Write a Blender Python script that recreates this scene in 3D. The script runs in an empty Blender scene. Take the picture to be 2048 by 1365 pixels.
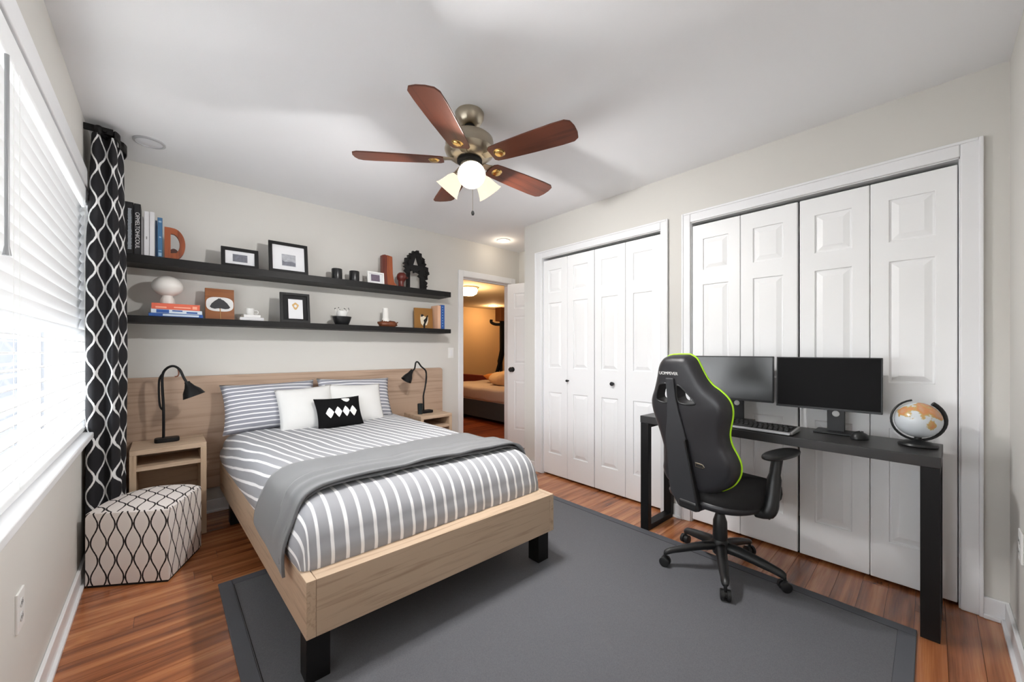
import bpy, bmesh, math, random
from mathutils import Vector, Matrix, noise
from mathutils.geometry import tessellate_polygon
R = math.radians
PI = math.pi
random.seed(7)
scene = bpy.context.scene
COL = scene.collection

# ------------------------------------------------------------------ camera
FPX, YAW, HORIZON = 765.0, R(42.368), 701.9
CAM = Vector((.316, -3.561, 1.184))
cam_d = bpy.data.cameras.new('camera')
cam = bpy.data.objects.new('camera', cam_d)
COL.objects.link(cam)
cam.location = CAM
cam.rotation_euler = (PI/2, 0, -YAW)
cam_d.sensor_fit = 'HORIZONTAL'
cam_d.sensor_width = 36.0
cam_d.lens = 36.0*FPX/2048
cam_d.shift_y = (HORIZON-682.5)/2048
cam_d.clip_start = .02
scene.camera = cam

# ------------------------------------------------------------------ world, daylight, exposure
world = bpy.data.worlds.new('overcast_sky')
scene.world = world
world.use_nodes = True
wb = world.node_tree.nodes['Background']
wb.inputs['Color'].default_value = (.93, .965, 1.0, 1)
wb.inputs['Strength'].default_value = 4.8
scene.view_settings.view_transform = 'Standard'
scene.view_settings.look = 'None'
scene.view_settings.gamma = 1.0
scene.view_settings.use_curve_mapping = False
scene.view_settings.exposure = 1.28
scene.cycles.use_denoising = True
scene.cycles.max_bounces = 10
scene.cycles.diffuse_bounces = 7
scene.cycles.glossy_bounces = 4
scene.cycles.sample_clamp_indirect = 8.0
LAMP_W = 21.0          # each of the three fan lamps
DOWN_W = .6

# ------------------------------------------------------------------ material helpers
def lin(c):
    return tuple(((v/255)/12.92 if v/255 <= .04045 else ((v/255+.055)/1.055)**2.4) for v in c)+(1,)

MATS = {}
def mat(name, rgb, rough=.6, metal=0.0, spec=.5, var=0.0, scale=30.0, bump=0.0, bscale=None, emit=None, estr=0, sheen=0, trans=0, coat=0):
    """plain procedural material: colour, a little noise variation, fine relief"""
    if name in MATS: return MATS[name]
    m = bpy.data.materials.new(name); m.use_nodes = True
    nt = m.node_tree; b = nt.nodes['Principled BSDF']
    b.inputs['Base Color'].default_value = lin(rgb)
    b.inputs['Roughness'].default_value = rough
    b.inputs['Metallic'].default_value = metal
    b.inputs['Specular IOR Level'].default_value = spec
    if sheen: b.inputs['Sheen Weight'].default_value = sheen
    if trans: b.inputs['Transmission Weight'].default_value = trans
    if coat: b.inputs['Coat Weight'].default_value = coat
    if emit:
        b.inputs['Emission Color'].default_value = lin(emit)
        b.inputs['Emission Strength'].default_value = estr
    tc = nt.nodes.new('ShaderNodeTexCoord')
    nz = nt.nodes.new('ShaderNodeTexNoise'); nz.inputs['Scale'].default_value = scale; nz.inputs['Detail'].default_value = 4
    nt.links.new(tc.outputs['Object'], nz.inputs['Vector'])
    mx = nt.nodes.new('ShaderNodeMixRGB'); mx.blend_type = 'MIX'
    c = lin(rgb); k = 1-max(var, .015)
    mx.inputs['Color1'].default_value = (c[0]*k, c[1]*k, c[2]*k, 1)
    k = 1+max(var, .015)
    mx.inputs['Color2'].default_value = (min(1, c[0]*k), min(1, c[1]*k), min(1, c[2]*k), 1)
    nt.links.new(nz.outputs['Fac'], mx.inputs['Fac'])
    nt.links.new(mx.outputs['Color'], b.inputs['Base Color'])
    if bump:
        n2 = nt.nodes.new('ShaderNodeTexNoise'); n2.inputs['Scale'].default_value = bscale or scale*4; n2.inputs['Detail'].default_value = 3
        nt.links.new(tc.outputs['Object'], n2.inputs['Vector'])
        bp = nt.nodes.new('ShaderNodeBump'); bp.inputs['Strength'].default_value = bump; bp.inputs['Distance'].default_value = .004
        nt.links.new(n2.outputs['Fac'], bp.inputs['Height']); nt.links.new(bp.outputs['Normal'], b.inputs['Normal'])
    MATS[name] = m
    return m

def wood(name, dark, light, axis=0, rough=.45, fine=60, long=1.5, rand=0.0, dist=3.0, tint=None):
    """wood grain stretched along one local axis; rand = tone shift from piece to piece"""
    if name in MATS: return MATS[name]
    m = bpy.data.materials.new(name); m.use_nodes = True
    nt = m.node_tree; b = nt.nodes['Principled BSDF']; N = nt.nodes.new; L = nt.links.new
    tc = N('ShaderNodeTexCoord'); oi = N('ShaderNodeObjectInfo')
    mp = N('ShaderNodeMapping')
    sc = [fine, fine, fine]; sc[axis] = long
    mp.inputs['Scale'].default_value = sc
    off = N('ShaderNodeVectorMath'); off.operation = 'ADD'
    mul = N('ShaderNodeVectorMath'); mul.operation = 'SCALE'; mul.inputs[0].default_value = (7.3, 3.1, 5.7)
    L(oi.outputs['Random'], mul.inputs['Scale'])
    L(tc.outputs['Object'], off.inputs[0]); L(mul.outputs['Vector'], off.inputs[1])
    L(off.outputs['Vector'], mp.inputs['Vector'])
    n1 = N('ShaderNodeTexNoise'); n1.inputs['Scale'].default_value = 1; n1.inputs['Detail'].default_value = 6; n1.inputs['Distortion'].default_value = dist*.2
    L(mp.outputs['Vector'], n1.inputs['Vector'])
    mp2 = N('ShaderNodeMapping'); sc2 = [fine*.16]*3; sc2[axis] = long*.5
    mp2.inputs['Scale'].default_value = sc2; L(off.outputs['Vector'], mp2.inputs['Vector'])
    n2 = N('ShaderNodeTexNoise'); n2.inputs['Scale'].default_value = 1; n2.inputs['Detail'].default_value = 3; n2.inputs['Distortion'].default_value = dist
    L(mp2.outputs['Vector'], n2.inputs['Vector'])
    ad = N('ShaderNodeMath'); ad.operation = 'ADD'; L(n1.outputs['Fac'], ad.inputs[0]); L(n2.outputs['Fac'], ad.inputs[1])
    ra = N('ShaderNodeMath'); ra.operation = 'MULTIPLY_ADD'; ra.inputs[1].default_value = rand; 
    L(oi.outputs['Random'], ra.inputs[0]); L(ad.outputs[0], ra.inputs[2])
    cr = N('ShaderNodeValToRGB')
    cr.color_ramp.elements[0].position = .72+rand*.5-.1; cr.color_ramp.elements[0].color = lin(dark)
    cr.color_ramp.elements[1].position = 1.28+rand*.5-.1; cr.color_ramp.elements[1].color = lin(light)
    hf = N('ShaderNodeMath'); hf.operation = 'MULTIPLY'; hf.inputs[1].default_value = .5
    for e in cr.color_ramp.elements: e.position *= .5
    L(ra.outputs[0], hf.inputs[0]); L(hf.outputs[0], cr.inputs['Fac'])
    L(cr.outputs['Color'], b.inputs['Base Color'])
    b.inputs['Roughness'].default_value = rough
    bp = N('ShaderNodeBump'); bp.inputs['Strength'].default_value = .08; bp.inputs['Distance'].default_value = .002
    L(n1.outputs['Fac'], bp.inputs['Height']); L(bp.outputs['Normal'], b.inputs['Normal'])
    MATS[name] = m
    return m

def ogee(name, ground, line, pitch, period, amp, thick, rough=.8):
    """two families of mirrored waves in UV (metres of cloth): an ogee trellis print"""
    m = bpy.data.materials.new(name); m.use_nodes = True
    nt = m.node_tree; b = nt.nodes['Principled BSDF']; N = nt.nodes.new; L = nt.links.new
    uv = N('ShaderNodeUVMap'); uv.uv_map = 'UVMap'
    sp = N('ShaderNodeSeparateXYZ'); L(uv.outputs['UV'], sp.inputs[0])
    def M(op, a, b_=None, c=None):
        n = N('ShaderNodeMath'); n.operation = op
        for i, v in enumerate((a, b_, c)):
            if v is None: continue
            if hasattr(v, 'is_output'): L(v, n.inputs[i])
            else: n.inputs[i].default_value = v
        return n.outputs[0]
    ph = M('MULTIPLY', sp.outputs['Y'], 2*PI/period)
    sn = M('SINE', ph)
    sh = M('MULTIPLY', sn, amp)
    a1 = M('SUBTRACT', sp.outputs['X'], sh)
    a2 = M('ADD', M('SUBTRACT', sp.outputs['X'], pitch), sh)
    d1 = M('ABSOLUTE', M('WRAP', a1, pitch, -pitch))
    d2 = M('ABSOLUTE', M('WRAP', a2, pitch, -pitch))
    d = M('MINIMUM', d1, d2)
    nz = N('ShaderNodeTexNoise'); nz.inputs['Scale'].default_value = 60; L(uv.outputs['UV'], nz.inputs['Vector'])
    d = M('ADD', d, M('MULTIPLY', M('SUBTRACT', nz.outputs['Fac'], .5), thick*.5))
    mr = N('ShaderNodeMapRange'); L(d, mr.inputs['Value'])
    mr.inputs['From Min'].default_value = thick*.42; mr.inputs['From Max'].default_value = thick*.6
    mx = N('ShaderNodeMixRGB'); L(mr.outputs[0], mx.inputs['Fac'])
    mx.inputs['Color1'].default_value = lin(line); mx.inputs['Color2'].default_value = lin(ground)
    L(mx.outputs['Color'], b.inputs['Base Color'])
    b.inputs['Roughness'].default_value = rough; b.inputs['Specular IOR Level'].default_value = .2
    return m

def stripes(name, ground, line, period, width, axis='X', wob=.0, rough=.85):
    m = bpy.data.materials.new(name); m.use_nodes = True
    nt = m.node_tree; b = nt.nodes['Principled BSDF']; N = nt.nodes.new; L = nt.links.new
    uv = N('ShaderNodeUVMap'); uv.uv_map = 'UVMap'
    sp = N('ShaderNodeSeparateXYZ'); L(uv.outputs['UV'], sp.inputs[0])
    nz = N('ShaderNodeTexNoise'); nz.inputs['Scale'].default_value = 5; nz.inputs['Detail'].default_value = 2
    L(uv.outputs['UV'], nz.inputs['Vector'])
    ma = N('ShaderNodeMath'); ma.operation = 'MULTIPLY_ADD'; L(nz.outputs['Fac'], ma.inputs[0]); ma.inputs[1].default_value = wob
    L(sp.outputs[axis], ma.inputs[2])
    wr = N('ShaderNodeMath'); wr.operation = 'WRAP'; L(ma.outputs[0], wr.inputs[0]); wr.inputs[1].default_value = period/2; wr.inputs[2].default_value = -period/2
    ab = N('ShaderNodeMath'); ab.operation = 'ABSOLUTE'; L(wr.outputs[0], ab.inputs[0])
    mr = N('ShaderNodeMapRange'); L(ab.outputs[0], mr.inputs['Value'])
    mr.inputs['From Min'].default_value = width*.42; mr.inputs['From Max'].default_value = width*.58
    mx = N('ShaderNodeMixRGB'); L(mr.outputs[0], mx.inputs['Fac'])
    mx.inputs['Color1'].default_value = lin(line); mx.inputs['Color2'].default_value = lin(ground)
    L(mx.outputs['Color'], b.inputs['Base Color'])
    b.inputs['Roughness'].default_value = rough; b.inputs['Specular IOR Level'].default_value = .2
    n2 = N('ShaderNodeTexNoise'); n2.inputs['Scale'].default_value = 400; L(uv.outputs['UV'], n2.inputs['Vector'])
    bp = N('ShaderNodeBump'); bp.inputs['Strength'].default_value = .1; bp.inputs['Distance'].default_value = .002
    L(n2.outputs['Fac'], bp.inputs['Height']); L(bp.outputs['Normal'], b.inputs['Normal'])
    return m

# ------------------------------------------------------------------ geometry helpers
def link(name, me, m, parent=None, smooth=False, autosmooth=None):
    o = bpy.data.objects.new(name, me); COL.objects.link(o)
    if m and not me.materials: me.materials.append(m)
    if parent: o.parent = parent
    if smooth: me.polygons.foreach_set('use_smooth', [True]*len(me.polygons))
    return o

def from_bm(name, bm, m, parent=None, smooth=False):
    bmesh.ops.recalc_face_normals(bm, faces=bm.faces[:])
    me = bpy.data.meshes.new(name); bm.to_mesh(me); bm.free()
    return link(name, me, m, parent, smooth)

def pyd(name, vs, fs, m, parent=None, smooth=False, fixn=True, uvs=None):
    me = bpy.data.meshes.new(name); me.from_pydata([tuple(v) for v in vs], [], fs); me.update()
    if uvs:
        ul = me.uv_layers.new(name='UVMap')
        for p in me.polygons:
            for li in p.loop_indices: ul.data[li].uv = uvs[me.loops[li].vertex_index]
    if fixn:
        bm = bmesh.new(); bm.from_mesh(me); bmesh.ops.recalc_face_normals(bm, faces=bm.faces[:]); bm.to_mesh(me); bm.free()
    return link(name, me, m, parent, smooth)

def add_box(bm, x0, x1, y0, y1, z0, z1):
    vs = [bm.verts.new((x, y, z)) for x in (x0, x1) for y in (y0, y1) for z in (z0, z1)]
    for f in ((0, 1, 3, 2), (4, 6, 7, 5), (0, 4, 5, 1), (2, 3, 7, 6), (0, 2, 6, 4), (1, 5, 7, 3)):
        bm.faces.new([vs[i] for i in f])

def bev(o, w, seg=2, ang=40):
    if w:
        md = o.modifiers.new('bevel', 'BEVEL'); md.width = w; md.segments = seg; md.limit_method = 'ANGLE'; md.angle_limit = R(ang)
        md.use_clamp_overlap = True
        if seg > 1:
            o.data.polygons.foreach_set('use_smooth', [True]*len(o.data.polygons)); md.harden_normals = True
    return o

def box(name, x0, x1, y0, y1, z0, z1, m, parent=None, b=0, seg=2):
    bm = bmesh.new(); add_box(bm, min(x0, x1), max(x0, x1), min(y0, y1), max(y0, y1), min(z0, z1), max(z0, z1))
    return bev(from_bm(name, bm, m, parent), b, seg)

def boxes(name, lst, m, parent=None, b=0, seg=2):
    bm = bmesh.new()
    for q in lst: add_box(bm, *q)
    return bev(from_bm(name, bm, m, parent), b, seg)

def lathe(name, prof, m, parent=None, seg=32, mtx=None, smooth=True):
    """surface of revolution about local z; closes on the axis where r is 0"""
    vs, fs, rings = [], [], []
    for r, z in prof:
        if r < 1e-6: rings.append([len(vs)]); vs.append(Vector((0, 0, z)))
        else:
            rings.append(list(range(len(vs), len(vs)+seg)))
            vs += [Vector((r*math.cos(2*PI*i/seg), r*math.sin(2*PI*i/seg), z)) for i in range(seg)]
    for a, b_ in zip(rings, rings[1:]):
        for i in range(seg):
            j = (i+1) % seg
            if len(a) == 1 and len(b_) == 1: continue
            if len(a) == 1: fs.append((a[0], b_[i], b_[j]))
            elif len(b_) == 1: fs.append((a[i], b_[0], a[j]))
            else: fs.append((a[i], b_[i], b_[j], a[j]))
    if mtx: vs = [mtx @ v for v in vs]
    o = pyd(name, vs, fs, m, parent, smooth)
    if smooth:
        try: o.data.set_sharp_from_angle(angle=R(42))
        except Exception: pass
    return o

def smooth_path(pts, n=8):
    """Catmull-Rom through the points"""
    P = [Vector(p) for p in pts]; out = []
    for i in range(len(P)-1):
        p0 = P[max(i-1, 0)]; p1 = P[i]; p2 = P[i+1]; p3 = P[min(i+2, len(P)-1)]
        for k in range(n):
            t = k/n
            out.append(.5*((2*p1)+(p2-p0)*t+(2*p0-5*p1+4*p2-p3)*t*t+(3*p1-p0-3*p2+p3)*t**3))
    out.append(P[-1]); return out

def tube(name, pts, rad, m, parent=None, seg=10, closed=False, flat=1.0):
    P = [Vector(p) for p in pts]; n = len(P)
    rad = [rad]*n if not hasattr(rad, '__len__') else rad
    vs, fs = [], []
    up = None
    for i in range(n):
        a = P[(i-1) % n] if (i or closed) else P[i]; b_ = P[(i+1) % n] if (i < n-1 or closed) else P[i]
        t = (b_-a).normalized()
        if up is None:
            up = t.orthogonal().normalized()
        up = (up-t*up.dot(t)).normalized(); sd = t.cross(up)
        for k in range(seg):
            an = 2*PI*k/seg
            vs.append(P[i]+up*(rad[i]*math.cos(an))+sd*(rad[i]*flat*math.sin(an)))
    for i in range(n if closed else n-1):
        for k in range(seg):
            j = (i+1) % n; l = (k+1) % seg
            fs.append((i*seg+k, i*seg+l, j*seg+l, j*seg+k))
    if not closed:
        fs.append(tuple(range(seg))); fs.append(tuple((n-1)*seg+k for k in range(seg)))
    o = pyd(name, vs, fs, m, parent, True)
    try: o.data.set_sharp_from_angle(angle=R(50))
    except Exception: pass
    return o

def prism(name, outline, depth, m, parent=None, mtx=None, holes=(), b=0, smooth=False):
    """flat outline in local xy with holes, given thickness along local z"""
    loops = [[Vector((p[0], p[1], 0)) for p in outline]]+[[Vector((p[0], p[1], 0)) for p in h] for h in holes]
    flat = [v for l in loops for v in l]
    tris = tessellate_polygon(loops)
    n = len(flat); vs = [v.copy() for v in flat]+[v+Vector((0, 0, depth)) for v in flat]
    fs = [tuple(t) for t in tris]+[tuple(n+i for i in reversed(t)) for t in tris]
    k = 0
    for l in loops:
        for i in range(len(l)):
            j = (i+1) % len(l); fs.append((k+i, k+j, n+k+j, n+k+i))
        k += len(l)
    if mtx: vs = [mtx @ v for v in vs]
    o = pyd(name, vs, fs, m, parent, smooth)
    return bev(o, b, 2, 35)

def thing(name, label, cat, loc=(0, 0, 0), rotz=0, group=None):
    o = bpy.data.objects.new(name, None); COL.objects.link(o)
    o.empty_display_size = .05
    o.location = loc; o.rotation_euler = (0, 0, rotz)
    o['label'] = label; o['category'] = cat
    if group: o['group'] = group
    return o
def tag(o, label, cat, group=None):
    o['label'] = label; o['category'] = cat
    if group: o['group'] = group
    return o
def struct(o, label, cat):
    o['kind'] = 'structure'; o['label'] = label; o['category'] = cat
    return o
def frame(o, xv, yv, zv):
    """4x4 with given origin and axes"""
    return Matrix(((xv[0], yv[0], zv[0], o[0]), (xv[1], yv[1], zv[1], o[1]), (xv[2], yv[2], zv[2], o[2]), (0, 0, 0, 1)))
XZ = lambda x, y, z: frame((x, y, z), (1, 0, 0), (0, 0, 1), (0, -1, 0))   # outline in world x,z ; thickness towards the room
def words(name, text, size, m, parent, mtx, depth=.0006):
    """lettering as a thin mesh from the built-in face"""
    cu = bpy.data.curves.new(name, 'FONT'); cu.body = text; cu.size = size; cu.extrude = depth; cu.align_x = 'CENTER'; cu.align_y = 'CENTER'
    tmp = bpy.data.objects.new('tmp', cu); COL.objects.link(tmp)
    dg = bpy.context.evaluated_depsgraph_get()
    me = bpy.data.meshes.new_from_object(tmp.evaluated_get(dg))
    bpy.data.objects.remove(tmp); bpy.data.curves.remove(cu)
    me.transform(mtx); me.materials.clear()
    return link(name, me, m, parent)

# ------------------------------------------------------------------ materials
M_wall = mat('warm_grey_wall_paint', (214, 212, 207), .75, var=.012, scale=3, bump=.06, bscale=260, spec=.25)
M_ceil = mat('white_ceiling_paint', (240, 241, 243), .85, var=.01, scale=2, bump=.06, bscale=180, spec=.15)
M_trim = mat('white_trim_paint', (236, 237, 239), .32, var=.008, scale=5, spec=.45)
M_door = mat('white_door_paint', (243, 244, 245), .38, var=.008, scale=4, spec=.4)
M_white = mat('white_plastic', (236, 236, 234), .35)
M_blind = mat('white_slat', (240, 241, 242), .45)
_nt = M_blind.node_tree; _tl = _nt.nodes.new('ShaderNodeBsdfTranslucent'); _tl.inputs['Color'].default_value = (.85, .86, .87, 1)
_ms = _nt.nodes.new('ShaderNodeMixShader'); _ms.inputs[0].default_value = .10        # thin vinyl lets a little daylight through
_nt.links.new(_nt.nodes['Principled BSDF'].outputs[0], _ms.inputs[1]); _nt.links.new(_tl.outputs[0], _ms.inputs[2])
_nt.links.new(_ms.outputs[0], _nt.nodes['Material Output'].inputs['Surface'])
M_black = mat('black_satin', (26, 27, 29), .42, var=.05, scale=40)
M_blackmatte = mat('black_powder_coat', (15, 15, 16), .5, var=.06, scale=60, spec=.3)
M_shelf = mat('black_shelf_board', (19, 18, 18), .5, var=.08, scale=30, spec=.3)
M_leather = mat('black_leatherette', (40, 40, 43), .36, var=.05, scale=20, bump=.12, bscale=900, spec=.5)
M_nylon = mat('black_nylon', (30, 31, 32), .38, var=.05)
M_seatfab = mat('black_seat_fabric', (22, 22, 23), .85, var=.1, scale=200, bump=.2, bscale=1500)
M_lime = mat('lime_piping', (170, 225, 20), .5)
M_screen = mat('dark_screen', (13, 13, 14), .5, spec=.12)
M_screen2 = mat('glossy_grey_screen', (34, 35, 36), .28, spec=1.0)
M_nickel = mat('antique_brushed_nickel', (182, 172, 154), .30, metal=1, var=.05, scale=50)
M_dark = mat('dark_void', (20, 19, 18), .8)
M_oak = wood('light_oak_x', (158, 132, 108), (196, 172, 147), 0, .5, 70, 2.0)
M_oaky = wood('light_oak_y', (162, 136, 111), (199, 175, 149), 1, .5, 70, 2.0)
M_oakz = wood('light_oak_z', (160, 134, 108), (197, 172, 145), 2, .5, 70, 2.0)
M_head = wood('oak_headboard_grain', (146, 120, 101), (183, 157, 136), 0, .5, 55, 1.3)
def laminate(name, tones, rough=.24):
    """strip laminate: three narrow strips per plank, each with its own tone, long streaks along the plank"""
    m = bpy.data.materials.new(name); m.use_nodes = True
    nt = m.node_tree; b = nt.nodes['Principled BSDF']; N = nt.nodes.new; L = nt.links.new
    tc = N('ShaderNodeTexCoord'); oi = N('ShaderNodeObjectInfo')
    ml = N('ShaderNodeVectorMath'); ml.operation = 'SCALE'; ml.inputs[0].default_value = (17.3, 0, 9.7); L(oi.outputs['Random'], ml.inputs['Scale'])
    ad = N('ShaderNodeVectorMath'); ad.operation = 'ADD'; L(tc.outputs['Object'], ad.inputs[0]); L(ml.outputs['Vector'], ad.inputs[1])
    mp = N('ShaderNodeMapping'); mp.inputs['Scale'].default_value = (1.1, 26, 1); L(ad.outputs['Vector'], mp.inputs['Vector'])
    n1 = N('ShaderNodeTexNoise'); n1.inputs['Scale'].default_value = 1; n1.inputs['Detail'].default_value = 2; L(mp.outputs['Vector'], n1.inputs['Vector'])
    mp2 = N('ShaderNodeMapping'); mp2.inputs['Scale'].default_value = (5, 220, 1); L(ad.outputs['Vector'], mp2.inputs['Vector'])
    n2 = N('ShaderNodeTexNoise'); n2.inputs['Scale'].default_value = 1; n2.inputs['Detail'].default_value = 3; L(mp2.outputs['Vector'], n2.inputs['Vector'])
    a1 = N('ShaderNodeMath'); a1.operation = 'MULTIPLY_ADD'; L(n2.outputs['Fac'], a1.inputs[0]); a1.inputs[1].default_value = .32; L(n1.outputs['Fac'], a1.inputs[2])
    a2 = N('ShaderNodeMath'); a2.operation = 'MULTIPLY_ADD'; L(oi.outputs['Random'], a2.inputs[0]); a2.inputs[1].default_value = .22; L(a1.outputs[0], a2.inputs[2])
    cr = N('ShaderNodeValToRGB'); e = cr.color_ramp.elements
    e[0].position = .48; e[0].color = lin(tones[0]); e[1].position = 1.0; e[1].color = lin(tones[-1])
    for k, t in enumerate(tones[1:-1]): q = e.new(.48+.52*(k+1)/(len(tones)-1)); q.color = lin(t)
    L(a2.outputs[0], cr.inputs['Fac']); L(cr.outputs['Color'], b.inputs['Base Color'])
    b.inputs['Roughness'].default_value = rough; b.inputs['Specular IOR Level'].default_value = .6
    b.inputs['Coat Weight'].default_value = .4; b.inputs['Coat Roughness'].default_value = .2
    MATS[name] = m
    return m
M_floor = laminate('reddish_laminate', [(108, 60, 35), (138, 81, 48), (162, 98, 59), (180, 114, 71), (198, 134, 88)])
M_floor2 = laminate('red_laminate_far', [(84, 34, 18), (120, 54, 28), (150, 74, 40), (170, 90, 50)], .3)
M_blade = wood('walnut_blade', (58, 27, 17), (96, 49, 32), 0, .38, 50, 2.0)
M_cream = mat('cream_cloth', (226, 220, 214), .85, var=.02)
M_throw = mat('grey_fleece', (112, 113, 115), .95, var=.06, scale=120, bump=.35, bscale=900, sheen=.4, spec=.1)
M_rug = mat('charcoal_rug', (110, 111, 115), .95, var=.30, scale=330, bump=.5, bscale=1200, spec=.1)
M_rugb = mat('charcoal_rug_binding', (97, 99, 104), .9, var=.05, scale=300, bump=.3, bscale=1500, spec=.1)
M_pill = mat('white_cotton', (222, 222, 220), .9, var=.01, bump=.15, bscale=300, spec=.1, sheen=.2)
M_pblack = mat('black_cotton', (22, 22, 23), .9, var=.05, bump=.15, bscale=600, spec=.1)
M_pwhite = mat('white_print', (235, 235, 232), .9)
M_red = wood('red_brown_wood', (110, 48, 22), (158, 80, 40), 2, .4, 60, 3)
M_paper = mat('white_paper', (232, 232, 232), .8)
M_glass_off = mat('frosted_lens', (225, 226, 230), .5)

# ------------------------------------------------------------------ room shell
H, XR, XA, YF, YC = 2.44, 3.022, 3.685, -3.79, -.782     # ceiling, closet face, alcove wall, front wall, closet corner
WY0, WY1, WZ0, WZ1 = -3.30, -.455, .755, 2.06             # window opening in the left wall, lengthened out of view for more daylight
T = .14
bm = bmesh.new()
add_box(bm, -T, 0, YF-T, WY0, 0, H); add_box(bm, -T, 0, WY1, T, 0, H)
add_box(bm, -T, 0, WY0, WY1, 0, WZ0); add_box(bm, -T, 0, WY0, WY1, WZ1, H)
struct(from_bm('wall_left', bm, M_wall), 'warm grey wall with the blind-covered window on the left', 'wall')
DX0, DX1, DZ = 2.812, 3.545, 2.02                          # doorway in the back wall
bm = bmesh.new()
add_box(bm, 0, DX0, 0, .12, 0, H); add_box(bm, DX1, XA+.12, 0, .12, 0, H); add_box(bm, DX0, DX1, 0, .12, DZ, H)
struct(from_bm('wall_back', bm, M_wall), 'warm grey wall behind the bed with two black shelves', 'wall')
OL = (-2.221, -1.031); OR = (-3.650, -2.437); OZ = 2.072  # closet openings
bm = bmesh.new()
for y0, y1 in ((OL[1], YC), (OR[1], OL[0]), (YF, OR[0])): add_box(bm, XR, XR+.11, y0, y1, 0, H)
for y0, y1 in (OL, OR): add_box(bm, XR, XR+.11, y0, y1, OZ, H)
add_box(bm, XR+.11, XA, YC-.10, YC, 0, H)
struct(from_bm('wall_right', bm, M_wall), 'warm grey wall with two white bifold closets', 'wall')
bm = bmesh.new()
add_box(bm, XA, XA+.12, YF, 0, 0, H); add_box(bm, XR+.11, XA, YF-.1, YF, 0, H)
struct(from_bm('wall_alcove', bm, M_wall), 'wall at the end of the entry alcove beside the door', 'wall')
struct(box('wall_front', -T, XR+.11, YF-.14, YF, 0, H, M_wall), 'warm grey wall at the right edge beside the closets', 'wall')
struct(box('ceiling', -T, XA+.12, YF-.14, .12, H, H+.12, M_ceil), 'flat white ceiling with the fan', 'ceiling')

# floor : slab plus single laminate planks running across the room
floor = struct(box('floor', -T, XA+.12, YF-.14, .12, -.06, -.004, M_dark), 'glossy reddish brown laminate plank floor', 'floor')
PW, PLN = .0935, 1.21
bmp = bmesh.new(); add_box(bmp, 0, PLN, 0, PW-.0012, -.006, 0)
pm = bpy.data.meshes.new('plank'); bmesh.ops.recalc_face_normals(bmp, faces=bmp.faces[:]); bmp.to_mesh(pm); bmp.free(); pm.materials.append(M_floor)
y = YF; row = 0
while y < .0:
    xmax = XA if y > YC-.05 else XR+.05
    x = -random.random()*PLN
    while x < xmax-.01:
        a = max(x, 0); b_ = min(x+PLN-.0012, xmax)
        if b_-a > .02:
            o = bpy.data.objects.new('plank', pm); COL.objects.link(o); o.parent = floor
            o.location = (a, y, 0); o.scale = ((b_-a)/PLN, 1 if y+PW <= .001 else max(.05, -y/PW), 1)
        x += PLN
    y += PW; row += 1

# baseboards
def baseboard(name, lst, label, h=.092):
    bm = bmesh.new()
    for x0, x1, y0, y1, nx, ny in lst:                     # board plus a quarter-round shoe at its foot
        add_box(bm, x0, x1, y0, y1, 0, h)
        e = .012
        add_box(bm, x0-(e if nx < 0 else 0), x1+(e if nx > 0 else 0), y0-(e if ny < 0 else 0), y1+(e if ny > 0 else 0), 0, .018)
    return struct(bev(from_bm(name, bm, M_trim), .004, 2), label, 'baseboard')
baseboard('baseboard_left', [(0, .014, YF, -.0, 1, 0)], 'white baseboard below the window')
baseboard('baseboard_back', [(.014, DX0-.065, -.014, 0, 0, -1)], 'white baseboard along the bed wall')
baseboard('baseboard_front', [(.014, XR-.014, YF, YF+.014, 0, 1)], 'white baseboard at the lower right edge')
baseboard('baseboard_right', [(XR-.014, XR, YF, -3.716, -1, 0), (XR-.014, XR, -2.378, -2.282, -1, 0), (XR-.014, XR, -.942, YC, -1, 0)], 'short white baseboard pieces between the closet casings')

# casings
def casing(name, label, boxes_, b=.006):
    bm = bmesh.new()
    for q in boxes_: add_box(bm, *q)
    return struct(bev(from_bm(name, bm, M_trim), b, 2), label, 'trim')
def closet_casing(name, label, y0, y1, o0, o1, zt):
    c = casing(name, label, [(XR-.016, XR, o0, y0, 0, zt), (XR-.016, XR, y1, o1, 0, zt), (XR-.016, XR, y0, y1, OZ, zt)])
    # stepped back band on the outer edge
    boxes('back_band', [(XR-.022, XR, o0, o0+.014, 0, zt), (XR-.022, XR, o1-.014, o1, 0, zt), (XR-.022, XR, o0+.014, o1-.014, zt-.014, zt)], M_trim, c, .004)
    boxes('jamb', [(XR, XR+.09, y0, y0+.004, 0, OZ), (XR, XR+.09, y1-.004, y1, 0, OZ), (XR, XR+.09, y0, y1, OZ-.004, OZ)], M_trim, c)
    return c
closet_casing('trim_1', 'white casing around the narrower closet beside the alcove', OL[0], OL[1], -2.279, -.944, 2.138)
closet_casing('trim_2', 'white casing around the larger closet behind the desk', OR[0], OR[1], -3.718, -2.378, 2.140)
t3 = casing('trim_3', 'white casing around the open doorway', [(DX0-.064, DX0, -.016, 0, 0, DZ+.07), (DX1, DX1+.064, -.016, 0, 0, DZ+.07), (DX0, DX1, -.016, 0, DZ, DZ+.07)])
boxes('jamb', [(DX0, DX0+.004, 0, .12, 0, DZ), (DX1-.004, DX1, 0, .12, 0, DZ), (DX0, DX1, 0, .12, DZ-.004, DZ), (DX0+.004, DX0+.016, .05, .085, 0, DZ), (DX0, DX1, .05, .085, DZ-.016, DZ-.004)], M_trim, t3)

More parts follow.
